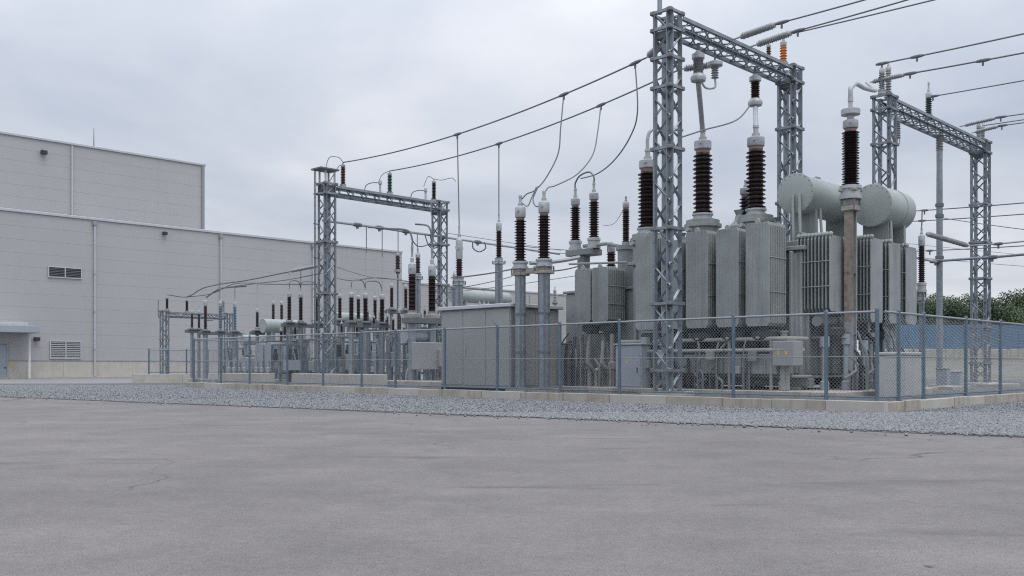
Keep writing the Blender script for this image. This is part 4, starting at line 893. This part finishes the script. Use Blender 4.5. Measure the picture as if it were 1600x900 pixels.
# side arm with small insulator beside the left hanging one
vq = v_at(1117, uA); sa_ = thing('suspension_insulator', 'small grey insulator beside the left hanging one under tall beam', 'insulator', yard(uA, vq, Z(92, 35.9)))
MB().tube([(0, 0, HA - .55 - Z(92, 35.9)), (0, 0, 0)], .035, 6).build('hanger', M['galv_dark'], sa_); lathe_part('upper_cap', [(.12, -.22), (.30, -.18), (.30, -.06), (.16, 0), (.08, .02)], M['cast'], sa_); inst('porcelain', shed_mesh(.45, .15, 5, M['porcelain_grey'], .6), sa_, Matrix.Translation((0, 0, -.66)))
MB().tube(smooth_path([(0, 0, -.62), (0, 0, -1.0), (-.3, .2, -1.05), (-.75, .1, -.95)]), .04, 8).build('bent_conduit', M['cast'], sa_)
# orange insulator and its neighbours on top of the right end of that beam
io = post_ins('post_insulator', 'bright orange insulator on the right end of tall gantry beam', beam_top(uA, vA, 1224, HA - .05), .68, .16, 6, 'orange', .2, .2, .25)
post_ins('post_insulator', 'small brown insulator left of the orange one on tall beam', beam_top(uA, vA, 1201, HA - .05), .4, .11, 4, 'porcelain_red', .12, .14, .1)
# right gantry: posts above the left leg, green insulator midway, hanging one
for dx_, lb, hh in ((-.28, 'left one of two short insulators on right gantry left leg', .75), (.42, 'right one of two short insulators on right gantry left leg', 1.0)):
    post_ins('post_insulator', lb, yard(uC, vC + dx_, HC + .07), hh, .15, 8, 'porcelain_grey', .22, .22, .25)
for dx_, lb in ((-.3, 'left small grey insulator above the far leg of right gantry'), (.35, 'right small grey insulator above the far leg of right gantry')):
    post_ins('post_insulator', lb, yard(uC, vC + LC + dx_, HC + .07), .55, .13, 6, 'porcelain_grey', .16, .18, .15)
i1451 = post_ins('post_insulator', 'dark green insulator standing on the right gantry beam', beam_top(uC, vC, 1451, HC - .05), .85, .17, 8, 'porcelain_green', .3, .2, .5)
vh = v_at(1402, uC); hc_ = thing('suspension_insulator', 'small grey insulator hanging beside the left leg of right gantry', 'insulator', yard(uC, vh, HC - .62))
lathe_part('upper_cap', [(.1, -.3), (.17, -.25), (.17, -.1), (.07, 0)], M['cast'], hc_); inst('porcelain', shed_mesh(.75, .16, 7, M['porcelain_grey'], .6), hc_, Matrix.Translation((0, 0, -1.05))); MB().tube(smooth_path([(.0, 0, -1.0), (0, 0, -1.3), (.2, 0, -1.35), (.26, 0, -1.0), (.24, 0, -.3)]), .03, 6).build('bent_conduit', M['cast'], hc_)

# ================================================================== overhead conductors
def toward(p, du): return p + Vector((-Q * du, Q * du, 0))
# two long spans from the left gantry to the tall gantry with their tension strings
bA1, bA2 = yard(uA + .35, vA + .5, HA - .75), yard(uA + .35, v_at(1128, uA), HA - .95)
sA1, sA2 = at(1010, 90, 35.9), at(1063, 108, 37.3)
string_ins('grey tension string entering the tall gantry leg from the left', sA1, bA1, .15, 11); string_ins('grey tension string under the middle of the tall gantry beam', sA2, bA2, .15, 13)
w1 = sagging(i535, sA1, .55, 40); w2 = sagging(i608, sA2, .55, 40)
def near(wp, px):
    return min(range(len(wp)), key=lambda i: abs(wp[i].x / wp[i].y * FPX + 800 - px))
def fr(wp, px): return near(wp, px) / (len(wp) - 1)
wire('upper long conductor from left gantry to the tall gantry', w1, .034, clamps=[fr(w1, x) for x in (716, 875, 997)])
wire('lower long conductor from left gantry to the tall gantry', w2, .034, clamps=[fr(w2, x) for x in (777, 934)])
P = lambda wp, px: wp[near(wp, px)]
wire('straight dropper wire from upper span to the surge arrester', [P(w1, 716), b716], .03); wire('straight dropper wire from lower span to the slim arrester', [P(w2, 777), b779], .03)
k1, k2, k3 = P(w1, 875), P(w2, 934), P(w1, 997)
def drop(label, k, mids, end): return wire(label, smooth_path([k] + [at(*m) for m in mids] + [end]), .028)
drop('left curved dropper wire reaching the left bushing post', k1, [(876, 200, 39.2), (872, 240, 39.1), (853, 278, 39), (836, 297, 38.9), (823, 303, 38.9), (815, 311, 38.9)], b812)
drop('middle curved dropper wire reaching the right bushing post', k2, [(934, 205, 40.5), (926, 242, 40), (902, 272, 39.4), (870, 289, 38.8), (857, 293, 38.6), (851, 301, 38.5)], b850)
drop('right curved dropper wire reaching the paired bushings', k3, [(996, 175, 36), (984, 215, 37), (960, 250, 39), (934, 271, 41)], at(908, 279, Yc))
loop('bowed jumper joining the heads of the paired bushings', [tip2[0], tip2[0] + Vector((0, 0, .25)), tip2[0].lerp(tip2[1], .25) + Vector((0, 0, .52)), tip2[0].lerp(tip2[1], .75) + Vector((0, 0, .55)), tip2[1] + Vector((0, 0, .25)), tip2[1]], .04)
loop('short crossing jumper between the two tall bushing posts', [at(841, 291, 38.9), at(833, 310, 38.8), at(836, 321, 38.6), at(842, 323, 38.5)], .028)
loop('short stub jumper rising from the left bushing post', [b812 - Vector((0, 0, .25)), at(824, 322, 38.8), at(831, 308, 38.8), at(838, 292, 38.9)], .024)
loop('thin curved wire left of the small bushing near tall radiators', [tip3 - Vector((0, 0, .3)), at(968, 338, Y3), at(958, 350, Y3), at(942, 353, Y3)], .012)
# outgoing lines to the right, past the camera's right hand side
def outgoing(label, p0, slab, n, length, rise, r=.03, m='porcelain_grey', rs=.14, sl=2.0):
    p1 = toward(p0, -sl) + Vector((0, 0, .12)); string_ins(slab, p0, p1, rs, n, m)
    return wire(label, sagging(p1, toward(p1, -length) + Vector((0, 0, rise)), .35, 20), r, clamps=(.02,))
q1 = yard(uA - .4, v_at(1134, uA), HA - .05); q2 = yard(uA - .4, v_at(1160, uA), HA - .05)
outgoing('left outgoing conductor above the tall gantry beam', q1, 'left grey tension string on the front of tall gantry beam', 15, 26, 1.0)
outgoing('right outgoing conductor above the tall gantry beam', q2, 'right grey tension string on the front of tall gantry beam', 15, 26, 1.4)
wire('lowest outgoing conductor starting at the orange insulator', sagging(io, toward(io, -26) + Vector((0, 0, -.2)), .2, 20), .03, clamps=(.03,))
g1 = yard(uC, vC - .28, HC + 1.5); wire('topmost conductor leaving the right gantry to the right', sagging(g1, toward(g1, -32) + Vector((0, 0, 1.0)), .5, 20), .036, clamps=(.01, .05))
g2 = yard(uC + .7, vC - .3, HC + .75); g2b = toward(g2, -2.0)
string_ins('grey tension string crossing the left leg head of right gantry', g2, g2b, .12, 14)
w4 = sagging(g2b, toward(g2b, -31) + Vector((0, 0, .6)), .5, 20); wire('second conductor leaving the right gantry to the right', w4, .036, clamps=(.02, .1))
wire('conductor leaving the green insulator on the right gantry', sagging(i1451 - Vector((-.15, .15, .75)), toward(i1451, -34) + Vector((0, 0, -.5)), .3, 20), .03, clamps=(.02,))
wire('bent pale tube from corner bushing to the right gantry', smooth_path([b1329 - Vector((0, 0, .12)), b1329 + Vector((0, 0, .25)), at(1331, 136, 33.8), at(1338, 131, 34.5), at(1352, 138, 37), at(1368, 141, 41), g2 + Vector((0, 0, .02))]), .085, 'cast', 'bus_tube', 'tube', n=10)
for i, (px, dz, ln, lb) in enumerate(((1487, .35, 2.0, 'upper'), (1506, .25, 1.5, 'lower'))):
    p = yard(uC - .4, v_at(px, uC), HC - .05 + dz * .3); outgoing(lb + ' conductor leaving the far end of the right gantry beam', p, lb + ' tension string at the far end of right gantry beam', 11, 30, .3, .03, 'porcelain_grey', .11, ln)
p = yard(uC, vC + LC + .35, HC + 1.0); wire('conductor leaving the far leg top of the right gantry', sagging(p, toward(p, -34) + Vector((0, 0, .3)), .3, 16), .03)
# conductors and tubes crossing behind the right gantry legs
for (xa, ya, xb, yb, Ya, Yb, r, lb) in ((1405, 331, 1640, 304, 52, 42, .028, 'highest of the level wires behind the tubular post'), (1400, 347, 1640, 322, 52, 42, .026, 'second of the level wires behind the tubular post'), (1470, 340, 1640, 354, 50, 42, .02, 'thin slack wire right of the tubular post'), (1415, 393, 1640, 372, 52, 42, .026, 'level wire just below the grey tube string'), (1410, 400, 1640, 412, 60, 58, .016, 'thin far wire low behind the right gantry leg'), (1395, 378, 1640, 395, 62, 60, .014, 'faint far wire crossing behind the tubular post')):
    wire(lb, sagging(at(xa, ya, Ya), at(xa, ya, Ya) + (at(xb, yb, Yb) - at(xa, ya, Ya)) * 3, .3, 30), r, clamps=(.08,) if r > .024 else ())
string_ins('long grey insulator string slanting past the tubular post', at(1447, 365, 44.2), at(1513, 384, 46), .13, 24, 'porcelain_grey', .05)
wire('tube continuing right from the slanting insulator string', [at(1513, 384, 46), at(1560, 381, 44), at(1640, 373, 41), at(1640, 373, 41) + (at(1640, 373, 41) - at(1560, 381, 44)) * 5], .038, 'cast', 'bus_tube', 'tube', clamps=(.4,))
wire('level steel tube arm behind the right gantry legs', [at(1462, 408, 48.2), at(1550, 402, 46.5), at(1640, 394, 44), at(1640, 394, 44) + (at(1640, 394, 44) - at(1550, 402, 46.5)) * 5], .065, 'galv', 'bus_tube', 'tube', clamps=(.1, .5), n=10)
wire('pale tube from transformer end to the tubular post', [at(1345, 394, 36.0), at(1395, 396, 38.5), at(1428, 402, 44), at(1463, 409, 48.0)], .06, 'cast', 'bus_tube', 'tube', n=10)
wire('short dropper wire onto the slim bushing post', [at(1441, 328, 43.5), b1440], .028)

# ================================================================== tubular bus crossing the left gantry
zb_ = Z(343, 53); vb0 = vE
bp = [yard(uE + .45, vE + s, zb_ - .25 * (s > 4) * (s - 4) * .06) for s in (0, 2.4, 4, 6, 9, 12, 15, 18, 20)]
wire('long level tubular bus running through the left gantry legs', bp, .075, 'cast', 'bus_tube', 'tube', clamps=(.2, .3, .42, .55, .7), n=10)
wire('thin wire beside the level tubular bus', [p + Vector((.1, -.1, .25)) for p in bp[4:]], .018)
def bus_at(px): return min((bp[i].lerp(bp[i + 1], t / 20) for i in range(len(bp) - 1) for t in range(20)), key=lambda p: abs(p.x / p.y * FPX + 800 - px))
for px, y2, lb in ((572, 395, 'first'), (597, 402, 'second'), (621, 398, 'third'), (652, 401, 'fourth')):
    p = bus_at(px); wire(lb + ' short dropper from the left under the tubular bus', [p, Vector((p.x, p.y, Z(y2, p.y)))], .028)
for k, (a, b, d) in enumerate(((640, 672, 24), (664, 690, 20))):
    p, q = bus_at(a), bus_at(b); m_ = p.lerp(q, .5); loop(('wide' if k == 0 else 'narrow') + ' hanging loop below the tubular bus at the gantry leg', [p, p.lerp(q, .2) - Vector((0, 0, .6)), m_ - Vector((0, 0, .8)), q - Vector((0, 0, .5)), q], .035)
p = bus_at(750); loop('small ring shaped jumper on the bus right of the arrester', [p + Vector((-.45, 0, 0)), p + Vector((-.4, 0, -.4)), p + Vector((0, 0, -.62)), p + Vector((.4, 0, -.4)), p + Vector((.35, 0, 0))], .045)
for (a, ya, Ya, b, yb, Yb, r, lb) in ((705, 434, 45, 812, 418, 40, .035, 'upper short tube from arrester to the left bushing post'), (700, 452, 46, 800, 432, 42, .02, 'lower thin wire from arrester to the left bushing post'), (690, 458, 52, 905, 430, 44, .016, 'long thin wire passing behind both bushing posts'), (828, 411, 40, 905, 402, 41.5, .09, 'thick tube from right bushing post to the paired bushings'), (855, 424, 40, 910, 414, 41.5, .03, 'thin tube below the thick tube right of bushing posts'), (860, 462, 60, 905, 454, 62, .02, 'low far wire right of the bushing posts'), (820, 385, 66, 925, 392, 66, .03, 'far upper wire between the bushing posts and pair'), (830, 392, 66, 925, 397, 66, .025, 'far lower wire between the bushing posts and pair')):
    wire(lb, sagging(at(a, ya, Ya), at(b, yb, Yb), .06, 8), r, 'wire' if r < .05 else 'cast', 'bus_tube' if r >= .05 else 'overhead_wire', 'tube' if r >= .05 else 'wire')

# ================================================================== smaller equipment on the left
def stand(label, pxs, Y, yb, ybar, ysb, yst, sw, pw, ycap, n, m='porcelain', barlen=None, tip=7, zf=YZ):
    """row of bushings on posts tied by one crossbar"""
    s = FPX / Y; p0 = at(pxs[0], 0, Y); t = thing('insulator_stand', label, 'insulator stand', (p0.x, p0.y, 0), A45); o = []
    u0, v0 = uv(p0); r = pw / s / 2; zb0 = Z(ybar, Y)
    xs = [v_at(px, u0) - v0 for px in pxs]
    for x in xs:
        po = MB().lathe([(r, zf + .1), (r, zb0)], 12, (x, 0, 0)).build('post', M['galv'], t)
        MB().box(x - r * 1.8, x + r * 1.8, -r * 1.8, r * 1.8, -.05, zf + .099, .02).build('footing', M['concrete'], po)
        zt = bushing(t, x, 0, zb0 + .22, (ysb - yst) / s, sw / s / 2, n, m if isinstance(m, str) else m[xs.index(x)], (yst - ycap) / s, Z(ysb, Y) - zb0 - .22, False, tip / s, .62, fl_r=1.5)
        o.append(yard(u0, v0 + x, zt)); bar('tie_bar', t, (x, 0, zf + .3), (x, 0, zb0), round_bar(.025, M['galv_dark'], 6)).location.y = -r * 1.1
    MB().box(min(xs) - .5, max(xs) + .5, -.16, .16, zb0, zb0 + .215, .01).build('crossbar', M['galv_dark'], t)
    for x in xs: MB().box(x - .28, x + .28, -.26, .26, zb0 + .216, zb0 + .30, .01).build('mounting_plate', M['galv_dark'], t)
    return o
s1 = stand('three brown bushings on posts right of the left gantry leg', (549, 571, 597), 51, 583, 511, 501, 465, 9.5, 9, 456, 16)
s2 = stand('three brown bushings on posts left of the left gantry leg', (452, 470, 496.5), 57, 583, 511, 500, 464, 8, 8, 456, 15)
s3 = stand('three slim insulators on posts beside the small far left gantry', (321, 344.5, 367), 66, 585, 523, 514, 478, 6.5, 7.5, 469, 14, ('porcelain', 'porcelain_blue', 'porcelain_blue'))
s5 = stand('three dark bushings further back right of the left gantry', (531, 560, 586), 62, 585, 507, 497, 466, 7.5, 7, 459, 13)
s6 = stand('pair of dark bushings further back left of the white drum', (427, 440), 67, 585, 512, 503, 476, 6, 6, 470, 11)
s7 = stand('pair of dark bushings behind the breaker at the hall corner', (612, 634), 64, 585, 490, 480, 450, 7, 6, 443, 13)
s8 = stand('pair of slim dark bushings low beside the far left gantry', (300, 311), 70, 585, 520, 512, 490, 5, 5, 484, 10)
s4 = stand('single slim brown bushing left of the white drum tank', (402,), 62, 585, 523, 511, 488, 6, 5.5, 482, 10)
for a, b, lb in ((s1[0], s1[1], 'jumper joining left and middle bushings right of left gantry'), (s1[1], s1[2], 'jumper joining middle and right bushings right of left gantry'), (s2[0], s2[1], 'jumper joining left and middle bushings left of left gantry'), (s2[1], s2[2], 'jumper joining middle and right bushings left of left gantry')):
    loop(lb, [a, a + Vector((.02, .02, .3)), a.lerp(b, .3) + Vector((0, 0, .42)), a.lerp(b, .8) + Vector((0, 0, .38)), b], .03)
for a, px, y2, lb in ((s1[1], 571, 395, 'left upright wire over the bushings right of left gantry'), (s1[2], 597, 402, 'right upright wire over the bushings right of left gantry')):
    p = bus_at(px); wire(lb, [Vector((p.x, p.y, Z(y2, p.y))), a], .02)
# small gantry's own insulators
ig = []
for px, lb, m_ in ((261, 'small brown insulator on the left leg of the low gantry', 'porcelain'), (292, 'small brown insulator midway along the low far left gantry', 'porcelain'), (321, 'small brown insulator near the right end of low gantry', 'porcelain'), (349, 'small grey insulator on the right leg of the low gantry', 'porcelain_grey')):
    ig.append(post_ins('post_insulator', lb, yard(uG, v_at(px, uG), HG + (.06 if px in (261, 349) else -.05)), .78, .135, 10, m_, .14, .14, .18))
def small_transformer(label, px, Y, zc, dr, dl, tank=(2.8, 1.9, 2.3), seed=1):
    random.seed(seed); p = at(px, 0, Y); u0, v0 = uv(p); t = thing('small_transformer', label, 'transformer', yard(u0, v0)); L, D, Hh = tank
    MB().box(.35, .35 + D, -L / 2, L / 2, .505, .62 + Hh, .04).build('tank', M['cabinet'], t); MB().box(.28, .42 + D, -L / 2 - .07, L / 2 + .07, .621 + Hh, .70 + Hh, .02).build('tank_cover', M['paint'], t)
    MB().box(-.85, .5 + D, -L / 2 - .85, L / 2 + .2, -.05, .50, .02).build('plinth', M['concrete'], t)
    for k in range(2): radiator(t, -.45, .32, -L / 2 + .1 + k * 1.1, -L / 2 + 1.0 + k * 1.1, 1.0, .5 + Hh, 8, eyes=False, paint='cabinet', tie=False)
    MB().box(.5, .95, -L / 2 - .42, -L / 2 - .002, 1.2, 2.1, .02).build('control_box', M['kiosk'], t); MB().box(.6, .72, -L / 2 - .428, -L / 2 - .422, 1.6, 1.74).build('warning_sticker', M['yellow'], t)
    drum(t, -.1, dl, .35, zc, dr, 'tank_pale', bands=(.5,), zleg=.70 + Hh)
    for k in range(3): bushing(t, .7 + .45 * k, -L / 2 + .45 + .1 * k, .70 + Hh, .75, .11, 9, 'porcelain', .16, .14, False, .15)
    for k in range(5):
        x, y = random.uniform(-.4, 2), -L / 2 - random.uniform(.25, .7); MB().tube(smooth_path([(x, y, .5), (x + .1, y, 1.1), (x + .3, y + .3, 1.4 + .2 * k)]), .05, 8).build('bent_pipe', M['galv'], t)
    for k in range(4): MB().lathe([(.1, .5), (.1, .9), (.15, .93), (.15, 1.2), (.06, 1.25), (.06, 1.7)], 10, (random.uniform(-.6, -.5), -L / 2 + .4 + k * .7, 0)).build('valve', M['cast'], t)
small_transformer('small transformer with white drum tank behind the left fence end', 418, 61, Z(509, 61), .47, 2.6, seed=2)
small_transformer('small transformer with pale drum tank right behind the left gantry leg', 531, 63, Z(498, 63), .46, 2.6, seed=3)
small_transformer('transformer whose pale green drum shows above the kiosk roof', 716, 57, Z(461, 57), .42, 4.6, (3.2, 2.2, 3.4), seed=4)
small_transformer('small grey transformer with few pipes right of the low far gantry', 385, 66, Z(531, 66), .36, 1.8, (2.2, 1.6, 1.4), seed=5)

# circuit breaker with two tall bushings left of the kiosk
Yb_ = 49.; sb = FPX / Yb_; pb = at(660, 0, Yb_); cu, cv = uv(pb)
cbk = thing('circuit_breaker', 'circuit breaker with two tall brown bushings left of the kiosk', 'circuit breaker', yard(cu, cv))
xo = [v_at(px, cu) - cv for px in (644, 675)]; zpl = Z(506, Yb_)
for x in xo:
    MB().lathe([(.21, .42), (.21, zpl)], 14, (x, 0, 0)).build('post', M['galv'], cbk); MB().box(x - .45, x + .45, -.45, .45, YZ - .02, .415, .02).build('footing', M['concrete'], cbk)
MB().box(xo[0] - .45, xo[1] + .65, -.32, .32, zpl, zpl + .3, .02).build('platform', M['galv_dark'], cbk)
tb_ = []
for x, yt in zip(xo, (433, 431)):
    MB().box(x - .3, x + .3, -.3, .3, zpl + .301, zpl + .5, .02).build('mounting_block', M['cast_rusty'], cbk)
    zt = bushing(cbk, x, 0, zpl + .5, 1.87, .235, 18, 'porcelain', .62, .16, False, .9, .7); tb_.append(yard(cu, cv + x, zt))
bxm = MB().box(xo[0] - .3, xo[1] + .1, -.95, -.3, 1.15, 2.55, .03).build('mechanism_box', M['kiosk'], cbk); MB().box(xo[0] + .9, xo[1] + .5, -1.15, -.951, 1.3, 2.2, .02).build('mechanism_door', M['kiosk'], bxm)
MB().box(xo[0] + 1.2, xo[0] + 1.35, -1.158, -1.152, 1.7, 1.85).build('warning_sticker', M['yellow'], bxm)
for k in range(4): MB().tube(smooth_path([(xo[0] + .3 + .45 * k, -.6, .45), (xo[0] + .3 + .45 * k, -.6, .85), (xo[0] + .4 + .4 * k, -.6, 1.16)]), .06, 8).build('conduit', M['galv'], cbk)
MB().lathe([(.34, -.9), (.34, .9)], 18, (xo[0] + .7, .4, 2.9), 'x').build('breaker_drum', M['cabinet'], cbk)
for k in range(3): MB().lathe([(.05, 2.5), (.05, 3.9), (.1, 3.95), (.1, 4.1)], 8, (xo[0] + .35 * k + .3, .55, 0)).build('rod', M['cast'], cbk)
loop('horn shaped jumper above the left breaker bushing', [tb_[0], tb_[0] + Vector((0, 0, .3)), tb_[0] + Vector((-.25, 0, .75)), tb_[0] + Vector((-1.3, 0, .85)), tb_[0] + Vector((-2.3, .2, .95))], .05)
loop('horn shaped jumper above the right breaker bushing', [tb_[1], tb_[1] + Vector((0, 0, .5)), tb_[1] + Vector((-.2, 0, 1.1)), tb_[1] + Vector((-.9, .2, 1.25))], .05)
loop('thin horn rising beside the right breaker bushing', [tb_[1] + Vector((0, 0, -.1)), tb_[1] + Vector((.1, 0, 1.0)), tb_[1] + Vector((-.05, 0, 1.9)), tb_[1] + Vector((-.05, .2, 2.6))], .03)
post_bushing('short brown insulator on a blue grey post behind the breaker', 653, 55, 437, 427, 403, 9, 9, 395, 388, 6, 'round', collar=False)
post_bushing('short brown insulator on a slim rod behind left breaker bushing', 621.5, 56, 428, 421, 400, 9, 3, 396, 392, 5, 'round', collar=False)
post_bushing('thin dark arrester with small head left of the breaker', 623.5, 52, 521, 515, 489, 5, 6, 482, 476, 9, 'round', collar=False)
post_bushing('thin dark arrester further left of the breaker near fence', 605.5, 52, 528, 521, 496, 4.5, 5, 490, 486, 9, 'round', collar=False)
post_bushing('small dark arrester seen between fence and left breaker post', 638, 50, 560, 552, 534, 5, 5, 529, 524, 6, 'round', collar=False)
post_bushing('stubby insulator right of the breaker behind the kiosk roof', 709.5, 53, 452, 447, 432, 6, 6, 428, 424, 5, 'round', 'porcelain_grey', collar=False)
post_bushing('small dark insulator right of the tall posts above the hall', 867, 56, 476, 470, 457, 6, 4, 453, 448, 5, 'round', 'porcelain_grey', collar=False)
# open steel frames with small boxes and rods among the left hand equipment
def rack(label, px, Y, w, h, seed, ins=3):
    rr = random.Random(seed); p = at(px, 0, Y); t = thing('equipment_rack', label, 'equipment rack', (p.x, p.y, 0)); d = w * .7
    for x in (0, w):
        for y in (0, d): bar('post', t, (x, y, -.02), (x, y, h), angle_bar(.12, .02, M['galv']))
    for z in (h, h * .6, .9):
        for a, b in (((0, 0), (w, 0)), ((w, 0), (w, d)), ((w, d), (0, d)), ((0, d), (0, 0))): bar('rail', t, (*a, z), (*b, z), angle_bar(.10, .016, M['galv_dark']))
    for k in range(ins): x = (k + .5) * w / ins; bushing(t, x, d / 2, h + .05, rr.uniform(.55, .95), .10, 9, rr.choice(('porcelain', 'porcelain', 'porcelain_grey')), .14, .12, False, .18)
    z = rr.uniform(1.0, 1.4); bx_ = MB().box(.12, w - .12, -.35, .05, z, z + rr.uniform(.6, .95), .02).build('control_box', M[rr.choice(('kiosk', 'cabinet', 'paint'))], t); MB().box(.2, .32, -.358, -.352, z + .35, z + .47).build('warning_sticker', M['yellow'], bx_)
    for k in range(10):
        x, y = rr.uniform(-.3, w + .3), rr.uniform(-.4, d); hh = rr.uniform(.8, h); MB().tube(smooth_path([(x, y, -.02), (x, y, hh * .7), (x + rr.uniform(-.25, .25), y + rr.uniform(-.2, .2), hh)], 4), rr.choice((.03, .045, .07)), 7).build('conduit', M[rr.choice(('galv', 'galv_dark', 'dark', 'pipe', 'cast'))], t)
    for k in range(3): x = rr.uniform(0, w); MB().lathe([(.14, 0), (.14, .5), (.09, .54), (.09, .8)], 10, (x, rr.uniform(0, d), h * .6)).build('coil', M[rr.choice(('dark', 'porcelain', 'cabinet'))], t)
    return t
rack('open steel frame with grey box right of the three bushings', 607, 54, 1.5, 3.2, 1); rack('dark cluttered steel frame just behind the three bushings', 577, 57, 1.4, 3.5, 2); rack('open steel frame behind the left gantry leg base', 478, 60, 1.6, 3.0, 3)
rack('steel frame with rods at the left behind white drum', 438, 56, 1.3, 2.6, 4, 2); rack('steel frame behind the slim insulators at far left', 362, 69, 1.5, 2.6, 5); rack('steel frame with boxes close behind the circuit breaker', 668, 56, 1.7, 3.6, 6); rack('steel frame left of the breaker close to the fence', 632, 50, 1.0, 2.5, 7, 2); rack('steel frame between gantry leg and pale drum', 536, 58, 1.4, 3.1, 8)
# left hand conductors
for pts, lb, r in (((ig[0], ig[1] + Vector((0, 0, .03)), (318, 450, 71), (350, 443, 68), (385, 438, 65), (450, 425, 59), (502, 415, 54)), 'upper conductor sagging from low far gantry to left gantry', .045), ((ig[1], (330, 459, 72), (368, 443, 66), (420, 444, 62), (500, 444, 56)), 'lower conductor running from low far gantry to left gantry', .035), (((367, 447, 66), (400, 443, 64), (450, 437, 60), (502, 427, 55)), 'middle conductor rising toward the left gantry leg', .03), ((ig[2], (345, 451, 68), (385, 447, 66)), 'short tube above the slim insulators at far left', .06), (((527, 435, 54), (549, 438, 53), (590, 434, 52), (640, 440, 50)), 'thin conductor right of the left gantry at bushing height', .025), (((527, 418, 55), (580, 433, 54), (628, 437, 52)), 'sloping thin wire right of the left gantry leg', .02)):
    wire(lb, smooth_path([q if isinstance(q, Vector) else at(*q) for q in pts]), r)
string_ins('dark tension string left of the left gantry leg', at(453, 424, 58.5), at(499, 415, 54), .11, 14, 'porcelain_grey', .08)
for a, px, py, Y, lb in ((s2[0], 452.5, 424, 58.7, 'left'), (s2[1], 470, 421, 57, 'right'), (s3[1], 345, 444, 68.3, 'middle'), (s3[2], 367, 447, 66, 'outer')):
    wire(lb + (' upright dropper above bushings left of left gantry' if px > 400 else ' upright dropper above slim insulators at far left'), [at(px, py, Y), a], .022)
wire('upright dropper above the single slim bushing', [at(402, 443, 64), s4[0]], .022)
for x, lb in ((262, 'left'), (335, 'right')):
    wire('bent thin conduit at the %s of the low far gantry' % lb, smooth_path([yard(uG + .3, v_at(x - 12, uG), HG + .9), yard(uG + .3, v_at(x - 12, uG), HG - .3), yard(uG + .3, v_at(x - 8, uG), HG - .6), yard(uG + .3, v_at(x, uG), HG - .6)]), .035, name='conduit', cat='conduit')
# yard clutter near the fence: conduit posts and small pits
for px, Y, h, lb in ((885, 41, 2.0, 'narrow blue grey cabinet right of the kiosk beside a post'), (1480, 44, .9, 'small grey junction box near the tubular post'), (1500, 50, .7, 'low grey box left of the right gantry leg')):
    p = at(px, 0, Y); c_ = thing('junction_box', lb, 'cabinet', (p.x, p.y, 0)); w_ = .55 if h > 1.5 else .4
    MB().box(0, w_, 0, w_ * 1.3, YZ, YZ + h, .02).build('body', M['cabinet'], c_); MB().box(-.03, w_ + .03, -.03, w_ * 1.3 + .03, YZ + h + .001, YZ + h + .05, .01).build('lid', M['cabinet'], c_)
for px, Y, a, b, lb in ((1485, 42, 2.2, 1.0, 'low flat concrete pad near the tubular post foot'), (1440, 39, 1.4, .8, 'low flat concrete pad behind the pale concrete box'), (1560, 47, 2.5, 1.2, 'low flat concrete pad right of the gantry leg')):
    p = at(px, 0, Y); o = MB().box(-a / 2, a / 2, -b / 2, b / 2, YZ - .02, YZ + .16, .02).build('concrete_pad', M['concrete']); o.location = (p.x, p.y, 0); o.rotation_euler.z = A45; tag(o, lb, 'concrete pad')
# a dead leaf on the asphalt
p = at(1452, 886, EYE * FPX / (886 - HORIZON)); lf = MB().add([(-.04, 0, .012), (0, -.02, .02), (.045, .0, .014), (.0, .02, .022), (-.04, 0, .008), (0, -.02, .016), (.045, 0, .01), (0, .02, .018)], [(0, 1, 2, 3), (7, 6, 5, 4), (0, 4, 5, 1), (1, 5, 6, 2), (2, 6, 7, 3), (3, 7, 4, 0)]).build('dead_leaf', M['collar']); lf.location = (p.x, p.y, 0); tag(lf, 'tiny brown dead leaf lying on the near asphalt', 'leaf')
